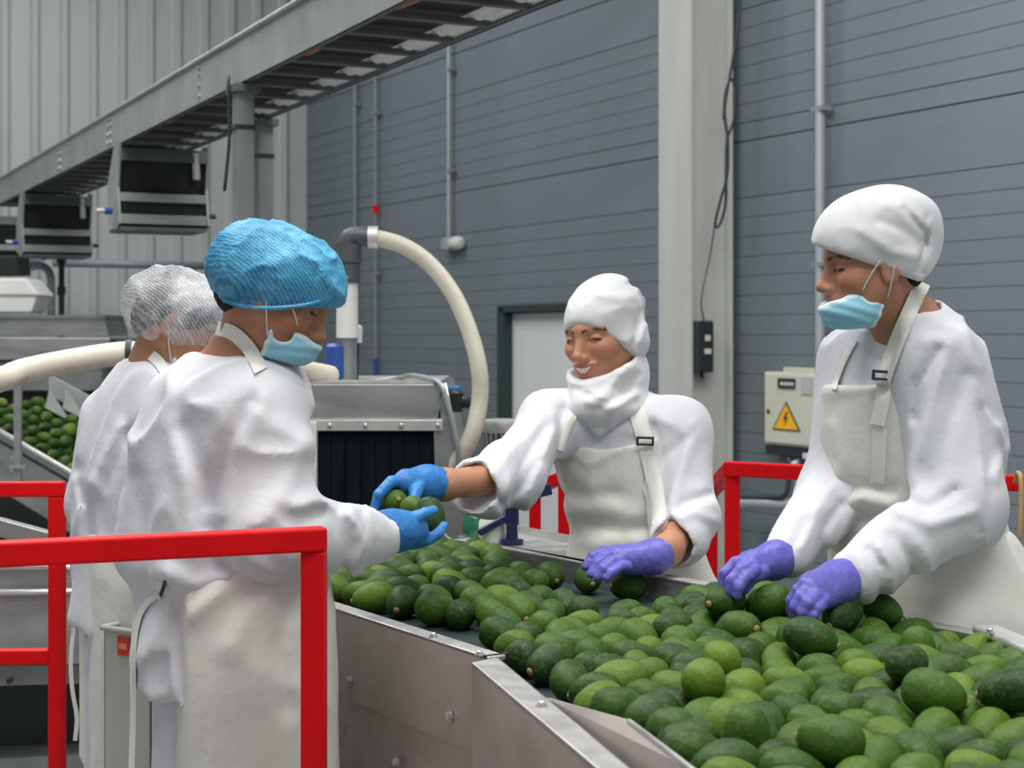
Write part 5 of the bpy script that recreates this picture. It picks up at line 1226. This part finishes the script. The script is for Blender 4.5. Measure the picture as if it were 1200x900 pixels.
# ------------------------------------------------------------------ worker with the white hair net
def worker_net():
    f = (0.8,0.6); t = person('worker in a see-through white hair net standing behind the blue-capped one', P(175,1100,3.5))
    H = Head(212, 380, 3.44, (0.995,0.10), 28, 0, 0.99); neckb = P(190,438,3.47)
    rows = [(202,413,3.48,0.072,0.068),(196,427,3.48,0.12,0.09),(186,462,3.50,0.163,0.12),(175,540,3.50,0.180,0.138),(173,620,3.50,0.178,0.142),(170,680,3.50,0.180,0.145),(170,732,3.50,0.190,0.155)]
    sR = [(P(208,488,3.38),0.072),(P(225,610,3.34),0.075),(P(300,625,3.50),0.05)]
    sL = [(P(132,492,3.60),0.066),(P(112,590,3.58),0.062),(P(190,625,3.74),0.045)]
    hips = [P(152,752,3.45), P(200,752,3.56)]; kn = [P(142,930,3.44), P(198,930,3.58)]; an = [P(142,1160,3.46), P(198,1160,3.6)]
    arms = [[s[0][0], s[1][0], s[2][0]] for s in (sR, sL)]
    B, _ = body(t, H, rows, f, arms, [[h, k, low(a,0.10)] for h, k, a in zip(hips, kn, an)], neckb, face_paint(H, (0.44,0.215,0.125)), hf=0.004)
    G, T = coat_grid(rows, f, [sR, sL], h=0.0085); G.folds(0.013, (8,8,2.6), 0.9, 5.0)
    for s in ([((90,548),(100,585),(106,640)),5,-0.012], [((86,560),(92,600),(95,640)),5,0.006], [((140,500),(120,540),(104,575)),5,0.010], [((150,505),(132,550),(118,580)),5,-0.010], [((118,590),(125,630),(122,680)),6,-0.008], [((150,530),(140,600),(142,650)),7,0.006], [((95,560),(108,566),(118,580)),5,0.008]): G.stroke(*s, 3.52)
    G.sub(ell(P(203,406,3.48), (0.08,0.085,0.042)), 0.012); G.sub(ell(P(182,412,3.5), (0.05,0.07,0.024)), 0.012)
    link_sdf('coat', G, 'coat', t)
    A = Grid(np.array([-1.02,3.10,0.55]), np.array([-0.55,3.86,1.14]), 0.0085)
    A.u(loft([(174,620,3.48,0.180,0.150),(176,720,3.48,0.188,0.158),(178,820,3.48,0.19,0.16),(178,960,3.48,0.19,0.16)], f)); A.folds(0.007, (7,7,1.3), 0.8, 9)
    A.cut(P(99,800,3.46), (-0.92,-0.38,0), 0.006)
    ap = link_sdf('apron', A, 'apron', t)
    ribbon([G,B], [(177,416),(186,424),(194,436),(200,448)], 13, 'neck_strap', 'strap', ap, 0.004, 0.004, 3.42)
    ribbon([G,A], [(86,735),(83,775),(85,810),(90,840),(88,868)], 5, 'apron_tie', 'strap', ap, 0.008, 0.003, 3.46)
    trousers(t, hips[0], hips[1], kn[0], kn[1], low(an[0],0.2), low(an[1],0.2), (0.085,0.074,0.065)); boots(t, f, an[0], an[1])
    C = Grid(*bounds([H((0,0.01,0.05))], 0.16*H.s), 0.0045)
    C.u(H.ell((0,0.000,0.036),(0.092,0.112,0.080))); C.u(H.ell((0,-0.072,0.018),(0.078,0.058,0.056)), 0.06); C.u(H.ell((0,-0.02,0.0),(0.088,0.098,0.06)), 0.04)
    C.folds(0.006, (28,28,14), 0.9, 6); C.folds(0.003, (70,70,50), 0.9, 8); C.cut(P(200,404,3.44), (-0.12,0.03,-1), 0.012)
    link_sdf('hair_net', C, 'net_white', t)
    Hh = Grid(*bounds([H((0,-0.03,0.0))], 0.14*H.s), 0.0045); Hh.u(H.ell((0,-0.013,0.030),(0.078,0.097,0.082))); Hh.u(H.ell((0,-0.066,-0.018),(0.050,0.038,0.045)), 0.02); Hh.cut(H((0,0.075,0.03)), H.dirv((0,1,-0.35)), 0.004); Hh.cut(H((0,0.03,-0.035)), H.dirv((0,0.75,-0.66)), 0.01)
    Hh.folds(0.002, (90,90,30), 0.8, 2); link_sdf('hair', Hh, 'hair', t)
    mk = mask_sdf(t, H, 1, (0.046,-0.054,0.019), top=-0.036, rear=0.018, hf=0.0035)
    thread([H((0.066,0.026,-0.078)), H((0.076,0.004,-0.045)), H((0.086,-0.014,-0.010))], 0.0016, 'ear_loop', 'label_white', mk)
    thread([H((0.056,0.066,-0.038)), H((0.070,0.035,-0.012)), H((0.084,-0.004,0.012))], 0.0016, 'ear_loop', 'label_white', mk)
worker_net()
# ------------------------------------------------------------------ smiling worker with cap and neck warmer
def worker_smile():
    f = (-0.45,-0.89); t = person('smiling worker in a white cap and neck warmer reaching across the belt', P(740,1000,3.93))
    H = Head(706, 392, 3.90, (-0.62,-0.78), 8, -4, 1.06); neckb = P(716,475,3.94)
    rows = [(718,462,3.94,0.075,0.07),(717,474,3.94,0.125,0.095),(720,500,3.94,0.176,0.120),(731,560,3.94,0.160,0.124),(744,615,3.94,0.140,0.120),(746,690,3.93,0.165,0.132),(748,790,3.92,0.200,0.150)]
    sR = [(P(643,500,3.87),0.072),(P(598,557,3.66),0.073),(P(570,572,3.58),0.062)]
    sL = [(P(792,505,3.87),0.072),(P(803,605,3.77),0.074),(P(795,632,3.69),0.062)]
    eR, wR = P(596,560,3.655), P(518,568,3.46); eL, wL = P(806,612,3.76), P(782,645,3.585)
    hips = [P(722,780,3.95), P(775,780,3.95)]; kn = [P(722,930,3.94), P(778,930,3.94)]; an = [P(722,1090,3.96), P(780,1090,3.96)]
    B, _ = body(t, H, rows, f, [[sR[0][0], eR, wR, P(495,566,3.43)], [sL[0][0], eL, wL, P(755,655,3.55)]], [[h, k, low(a,0.10)] for h, k, a in zip(hips, kn, an)], neckb, face_paint(H, (0.52,0.255,0.155), True), True, hf=0.0021)
    G, T = coat_grid(rows, f, [sR, sL], trap=neckb-np.array([0,0,0.012]), h=0.007)
    # rolled cuffs
    for s, w_, r in ((sR, wR, 0.066), (sL, wL, 0.062)):
        d = unit(w_-s[2][0]); c = s[2][0]+d*0.012
        G.u(cap(c-d*0.012, c+d*0.010, r, r*0.99), 0.012); G.sub(cap(c+d*0.030, c+d*0.12, r*0.80, r*0.85), 0.008)
    G.folds(0.011, (10,10,5), 0.9, 2.0)
    for s in ([((640,500),(612,545),(600,600)),4,-0.009], [((650,505),(625,560),(618,600)),4,0.008], [((625,500),(595,530),(575,560)),5,0.007], [((612,500),(585,525),(562,545)),4,-0.007], [((660,480),(650,540),(652,600)),4,-0.012], [((632,540),(612,570),(590,590)),4,-0.008],
              [((592,600),(580,580),(572,560)),3,-0.008], [((765,500),(775,540),(780,600)),4,-0.010], [((815,500),(795,560),(785,600)),6,0.008], [((830,580),(800,590),(785,612)),4,-0.009], [((838,610),(815,600),(795,606)),4,0.008], [((818,500),(800,520),(770,540)),4,-0.006], [((808,640),(790,615),(782,606)),3,-0.008]): G.stroke(*s, 3.95)
    coat = link_sdf('coat', G, 'coat', t)
    A = wrap(T, 0.015); fx, fy = unit(f); c0 = P(731,560,3.94); X, Y, Z = A.xyz(); U = (X-c0[0])*fy+(Y-c0[1])*(-fx); V_ = (X-c0[0])*fx+(Y-c0[1])*fy
    ztop = P(0,528,3.80)[2]; zw = P(0,640,3.85)[2]
    half = 0.128+np.clip((P(0,590,3.85)[2]-Z)/0.12, 0, 1)*0.12
    reg = np.maximum(np.maximum(np.abs(U+0.004)-half, Z-(ztop+0.028*np.clip(np.abs(U)/0.12, 0, 1.2)**2)), -V_-0.06)
    A.D = smax(A.D, reg.astype(np.float32), 0.006); A.D = np.maximum(A.D, (zw-0.30-Z).astype(np.float32))
    A.u(loft([(743,628,3.92,0.135,0.115),(750,660,3.94,0.165,0.130),(756,700,3.95,0.190,0.145),(760,790,3.96,0.205,0.155)], f), 0.02)
    A.folds(0.005, (7,7,3), 0.8, 3)
    for s in ([((668,600),(700,590),(740,605)),10,0.010], [((660,570),(690,585),(720,580)),8,-0.008], [((700,640),(730,625),(765,640)),8,0.008], [((690,615),(730,622),(765,615)),6,-0.008], [((657,522),(690,545),(752,514)),3,0.003]): A.stroke(*s, 3.95)
    ap = link_sdf('apron', A, 'apron', t)
    ribbon([G,A], [(742,470),(750,495),(757,520),(766,560),(772,600),(776,632)], 19, 'shoulder_strap', 'strap', ap, 0.006, 0.003, 3.8)
    ribbon([G,A], [(672,486),(664,505),(657,528)], 9, 'shoulder_strap', 'strap', ap, 0.006, 0.003, 3.8)
    frame_buckle([G,A], 756, 517, 18, 8, 2, ap)
    trousers(t, hips[0], hips[1], kn[0], kn[1], low(an[0],0.2), low(an[1],0.2)); boots(t, f, an[0], an[1])
    # neck warmer pulled up to the mouth
    N = Grid(*bounds([H((0,0.01,-0.10)), P(712,490,3.85)], 0.15), 0.0045)
    N.u(H.ell((0,0.006,-0.085),(0.083,0.106,0.075))); N.u(cap(H((0,0.0,-0.11)), P(712,466,3.90), 0.088, 0.090), 0.04); N.u(ell(P(708,480,3.86), (0.092,0.085,0.032)), 0.04); N.u(cap(P(706,478,3.82), P(703,503,3.815), 0.05, 0.012), 0.04)
    N.cut(H((0,0.09,-0.087)), H.dirv((0,0.30,1)), 0.005)
    N.folds(0.006, (12,12,16), 0.9, 7)
    for s in ([((735,430),(715,455),(700,465)),4,0.008], [((745,440),(725,465),(705,478)),4,-0.008], [((690,470),(715,480),(745,462)),4,0.007], [((662,450),(690,462),(720,455)),4,-0.005]): N.stroke(*s, 3.95)
    N.sub(H.ell((0,0.012,-0.060),(0.074,0.092,0.045)), 0.004)
    link_sdf('neck_warmer', N, 'capcloth', t)
    C = Grid(*bounds([H((0,-0.01,0.06))], 0.17*H.s), 0.004)
    C.u(H.ell((0,-0.012,0.034),(0.082,0.102,0.080))); C.u(H.ell((0.0,-0.045,0.062),(0.066,0.070,0.070)), 0.05); C.u(H.ell((0,-0.022,-0.025),(0.096,0.088,0.065)), 0.03)
    C.folds(0.004, (16,16,10), 0.9, 3)
    for s in ([((738,332),(752,350),(758,375)),2.5,-0.009], [((750,365),(745,395),(738,412)),3,-0.007], [((755,350),(757,380),(750,400)),3,0.005], [((700,345),(730,350),(745,345)),5,0.005]): C.stroke(*s, 3.95)
    C.cut(H((0,0.088,0.036)), H.dirv((0,0.70,-0.72)), 0.006)
    link_sdf('cap', C, 'capcloth', t)
    Hh = Grid(*bounds([H((0,-0.03,0.0))], 0.13*H.s), 0.0045); Hh.u(H.ell((0,-0.012,0.03),(0.077,0.096,0.081))); Hh.cut(H((0,0.082,0.032)), H.dirv((0,0.62,-0.80)), 0.004); link_sdf('hair', Hh, 'hair', t)
    W = P
    make_glove('glove', (wR-unit(wR-eR)*0.003, W(500,566,3.44), 0.035, 0.036), [(W(502,566,3.44), W(476,565,3.40), 0.034, 0.028), (W(498,576,3.44), W(482,576,3.42), 0.024, 0.02)],
        [([W(476,562,3.40), W(458,565,3.37), W(444,580,3.35), W(437,602,3.35)], [0.016,0.0125,0.0115,0.0095]),
         ([W(478,566,3.42), W(460,568,3.40), W(447,582,3.385), W(440,604,3.38)], [0.016,0.0125,0.0115,0.0095]),
         ([W(480,568,3.44), W(463,572,3.43), W(451,586,3.42), W(446,603,3.41)], [0.015,0.012,0.011,0.009]),
         ([W(482,571,3.46), W(467,577,3.46), W(458,590,3.45), W(454,602,3.44)], [0.014,0.011,0.010,0.0085]),
         ([W(490,568,3.40), W(487,577,3.375), W(485,585,3.36)], [0.017,0.0135,0.0115])], 'glove_blue', t)
    make_glove('glove', (wL, W(768,652,3.565), 0.034, 0.036), [(W(766,652,3.56), W(730,655,3.51), 0.033, 0.024), (W(760,660,3.55), W(738,664,3.52), 0.024, 0.018), (W(755,648,3.57), W(722,648,3.53), 0.022, 0.018)],
        [([W(722,648,3.54), W(708,646,3.52), W(695,652,3.50), W(686,664,3.49)], [0.014,0.0125,0.011,0.0095]),
         ([W(724,652,3.52), W(712,652,3.50), W(700,660,3.48), W(692,673,3.47)], [0.0145,0.0125,0.011,0.0095]),
         ([W(728,658,3.50), W(718,659,3.48), W(707,667,3.46), W(700,677,3.455)], [0.0145,0.012,0.0105,0.009]),
         ([W(734,664,3.49), W(726,665,3.47), W(717,671,3.455), W(711,678,3.45)], [0.013,0.0105,0.0095,0.0085]),
         ([W(745,650,3.56), W(730,645,3.58), W(716,648,3.58)], [0.015,0.012,0.0105])], 'glove_purple', t)
worker_smile()
# ------------------------------------------------------------------ worker at the right, mask under the nose
def worker_right():
    f = (-0.75,-0.66); t = person('worker in a tall white cap at the right with mask below the nose', P(1090,1100,3.26))
    H = Head(1022, 311, 3.12, (-0.995,-0.10), 4, 0, 0.97); neckb = P(1062,388,3.20)
    rows = [(1064,378,3.21,0.08,0.075),(1064,392,3.22,0.13,0.10),(1064,425,3.24,0.160,0.125),(1066,490,3.25,0.182,0.135),(1072,580,3.27,0.172,0.135),(1086,650,3.28,0.180,0.145),(1092,740,3.28,0.195,0.155),(1094,800,3.28,0.20,0.16)]
    sL = [(P(1094,424,3.11),0.075),(P(1126,590,3.05),0.082),(P(1010,673,2.965),0.052)]
    sR = [(P(1004,425,3.36),0.068),(P(980,575,3.30),0.066),(P(923,652,3.135),0.043)]
    hips = [P(1062,800,3.30), P(1120,800,3.26)]; kn = [P(1062,980,3.30), P(1124,980,3.25)]; an = [P(1064,1200,3.34), P(1126,1200,3.28)]
    wl, wr_ = sL[2][0], sR[2][0]
    B, _ = body(t, H, rows, f, [[sL[0][0], sL[1][0], wl, P(965,688,2.92)], [sR[0][0], sR[1][0], wr_, P(890,662,3.08)]], [[h, k, low(a,0.10)] for h, k, a in zip(hips, kn, an)], neckb, face_paint(H, (0.44,0.215,0.13)), hf=0.0021)
    G, T = coat_grid(rows, f, [sL, sR], trap=neckb+np.array([0.02,0,0.006]), h=0.007); G.folds(0.013, (8,8,3), 0.9, 9.0)
    for s in ([((1112,405),(1092,470),(1068,560)),6,0.009], [((1100,410),(1075,450),(1072,490)),4,-0.012], [((1130,440),(1105,520),(1085,590)),6,-0.008], [((1062,585),(1085,598),(1120,575)),5,-0.011], [((1055,600),(1090,615),(1140,600)),5,0.009], [((1150,480),(1160,560),(1150,620)),6,-0.008],
              [((1018,645),(1032,665),(1030,700)),3.5,-0.009], [((1030,640),(1046,665),(1046,695)),3.5,0.008], [((1045,628),(1065,655),(1070,690)),4,-0.009], [((1062,620),(1085,650),(1095,680)),5,0.007], [((1003,650),(1014,675),(1010,700)),3,0.006],
              [((975,570),(955,600),(940,640)),4,0.007], [((985,590),(965,620),(960,660)),4,-0.009], [((945,610),(935,632),(925,645)),3,-0.006], [((1000,600),(980,640),(975,660)),4,0.006],
              [((1085,400),(1120,395),(1145,430)),5,0.005], [((1172,500),(1180,525),(1165,560)),5,0.008]): G.stroke(*s, 3.3)
    G.sub(ell(P(1054,366,3.19), (0.080,0.08,0.050)), 0.012); G.sub(ell(P(1022,400,3.12), (0.05,0.05,0.06)), 0.02)
    coat = link_sdf('coat', G, 'coat', t)
    cuff(P(1016,671,2.972), P(1001,677,2.958), 0.043, coat); cuff(P(930,648,3.145), P(921,652,3.132), 0.039, coat)
    # T-shirt showing in the open collar
    Ts = Grid(*bounds([P(1030,420,3.17)], 0.16), 0.007); Ts.u(loft(rows[:5], f, grow=-0.010)); Ts.sub(ell(P(1056,376,3.19), (0.075,0.075,0.05)), 0.01); Ts.cut(P(0,470,3.2), (0,0,-1)); link_sdf('undershirt', Ts, 'capcloth', t)
    A = wrap(T, 0.018); fx, fy = unit(f); c0 = P(1067,500,3.25); X, Y, Z = A.xyz(); U = (X-c0[0])*fy+(Y-c0[1])*(-fx); V_ = (X-c0[0])*fx+(Y-c0[1])*fy
    zt_ = P(0,452,3.12)[2]; half = 0.125+np.clip((P(0,500,3.2)[2]-Z)/0.16, 0, 1)*0.10
    reg = np.maximum(np.maximum(np.abs(U)-half, Z-zt_), -V_-0.03)
    A.D = smax(A.D, reg.astype(np.float32), 0.006)
    A.u(loft([(1086,612,3.27,0.165,0.135),(1094,660,3.26,0.195,0.158),(1104,720,3.25,0.215,0.175),(1108,800,3.25,0.225,0.185)], f), 0.02); A.cut(c0-np.array([fx,fy,0])*0.12, (-fx,-fy,0), 0.006)
    A.folds(0.005, (7,7,3), 0.8, 6)
    for s in ([((985,595),(1010,583),(1040,590)),7,0.011], [((978,575),(1005,570),(1045,575)),6,-0.010], [((982,612),(1010,605),(1045,615)),6,-0.009], [((1160,650),(1130,680),(1100,700)),8,0.007], [((966,462),(1000,458),(1030,455)),2.5,0.003], [((975,500),(985,540),(978,575)),6,0.006]): A.stroke(*s, 3.3)
    ap = link_sdf('apron', A, 'apron', t)
    ribbon([G,A,B], [(1082,331),(1073,350),(1063,372),(1051,400),(1040,430),(1035,446)], 18, 'neck_strap', 'strap', ap, 0.006, 0.003, 3.20)
    ribbon([G,A,B], [(1002,398),(990,420),(980,445),(977,456)], 6, 'neck_strap', 'strap', ap, 0.006, 0.003, 3.12)
    ribbon([A], [(1036,446),(1034,470),(1028,498)], 17, 'strap_end', 'strap', ap, 0.009, 0.003, 3.1)
    ribbon([A], [(1032,470),(1031,510),(1028,566)], 17, 'strap_end', 'strap', ap, 0.004, 0.003, 3.1)
    frame_buckle([G,A], 1034, 440, 21, 9, 4, ap)
    trousers(t, hips[0], hips[1], kn[0], kn[1], low(an[0],0.2), low(an[1],0.2)); boots(t, f, an[0], an[1])
    C = Grid(*bounds([H((0,-0.03,0.06))], 0.19*H.s), 0.004)
    C.u(H.ell((0,0.000,0.052),(0.087,0.116,0.096))); C.u(H.ell((0,-0.055,0.072),(0.080,0.080,0.078)), 0.05); C.u(H.ell((0,-0.098,0.058),(0.05,0.040,0.062)), 0.025); C.u(H.ell((0,-0.045,0.0),(0.086,0.070,0.055)), 0.03)
    C.folds(0.005, (14,14,10), 0.9, 4)
    for s in ([((1060,245),(1085,275),(1080,320)),3,-0.007], [((1030,260),(1060,270),(1080,285)),5,-0.006], [((1040,240),(1065,248),(1085,262)),6,0.006], [((1010,270),(1045,295),(1075,300)),5,0.005], [((1086,255),(1085,290),(1074,318)),2.5,-0.005]): C.stroke(*s, 3.3)
    C.cut(P(1010,307,3.12), np.array([-0.33,0.10,-0.94]), 0.006)
    link_sdf('cap', C, 'capcloth', t)
    Hh = Grid(*bounds([H((0,-0.03,0.0))], 0.13*H.s), 0.004); Hh.u(H.ell((0,-0.014,0.03),(0.077,0.096,0.081))); Hh.u(H.ell((0,-0.065,-0.02),(0.05,0.036,0.036)), 0.02); Hh.cut(P(1010,312,3.12), np.array([-0.36,0.10,-0.93]), 0.004); Hh.cut(H((0,0.05,0.03)), H.dirv((0,1,-0.35)), 0.004); link_sdf('hair', Hh, 'hair', t)
    mk = mask_sdf(t, H, -1, (0.022,-0.054,0.020), top=-0.032, lift=-0.010, bot=-0.126, nose=0.060, bt=0.05, tk=0.365, rn=(-0.93,-0.37), rp=(-0.0075,-0.065))
    thread([H((-0.062,0.044,-0.051)), H((-0.074,0.030,-0.022)), H((-0.083,0.010,0.008))], 0.0015, 'ear_loop', 'label_white', mk)
    thread([H((-0.068,-0.004,-0.066)), H((-0.080,-0.008,-0.042)), H((-0.092,-0.014,-0.006))], 0.0015, 'ear_loop', 'label_white', mk)
    W = P
    make_glove('glove', (W(1008,674,2.965), W(985,682,2.94), 0.036, 0.037), [(W(985,682,2.94), W(950,690,2.885), 0.034, 0.026), (W(985,692,2.93), W(962,702,2.88), 0.024, 0.02), (W(975,676,2.95), W(948,684,2.91), 0.022, 0.018)],
        [([W(948,684,2.90), W(936,692,2.885), W(928,704,2.885), W(927,716,2.89)], [0.014,0.012,0.0108,0.0095]),
         ([W(950,690,2.875), W(939,699,2.86), W(932,711,2.86), W(931,722,2.865)], [0.014,0.012,0.011,0.0095]),
         ([W(956,698,2.86), W(947,707,2.845), W(941,718,2.845), W(940,728,2.85)], [0.0135,0.012,0.0105,0.009]),
         ([W(966,704,2.86), W(958,713,2.845), W(953,722,2.84), W(952,730,2.845)], [0.013,0.0105,0.0095,0.008]),
         ([W(968,678,2.94), W(950,685,2.945), W(938,696,2.94)], [0.015,0.0125,0.0105])], 'glove_purple', t)
    make_glove('glove', (W(927,650,3.14), W(908,656,3.11), 0.033, 0.034), [(W(908,656,3.11), W(878,660,3.06), 0.032, 0.024), (W(905,664,3.10), W(885,668,3.06), 0.022, 0.018)],
        [([W(878,656,3.06), W(862,660,3.04), W(849,672,3.03), W(846,690,3.03)], [0.014,0.012,0.0108,0.0095]),
         ([W(880,662,3.04), W(868,668,3.01), W(857,680,3.0), W(855,694,3.0)], [0.014,0.012,0.0108,0.0095]),
         ([W(884,668,3.03), W(874,676,3.0), W(866,688,2.99), W(864,698,2.99)], [0.0135,0.0115,0.0105,0.009]),
         ([W(880,655,3.09), W(864,662,3.09), W(853,676,3.085), W(850,690,3.08)], [0.013,0.011,0.0100,0.0085]),
         ([W(892,670,3.05), W(880,678,3.03), W(872,690,3.02)], [0.015,0.0125,0.0105])], 'glove_purple', t)
worker_right()
# avocados held between the two blue gloves
avocado(P(463,589,3.37), (0.3,-0.9,0.3), 'round avocado held under the upper blue glove', None, 1, 0.84)
avocado(P(484,595,3.30), (0.4,-0.9,0.1), 'avocado with brown patch in the middle between two blue gloves', None, 0, 0.78)
avocado(P(506,607,3.205), (0.3,-0.4,-0.8), 'avocado gripped by the thumb of the lower blue glove', None, 2, 0.95)
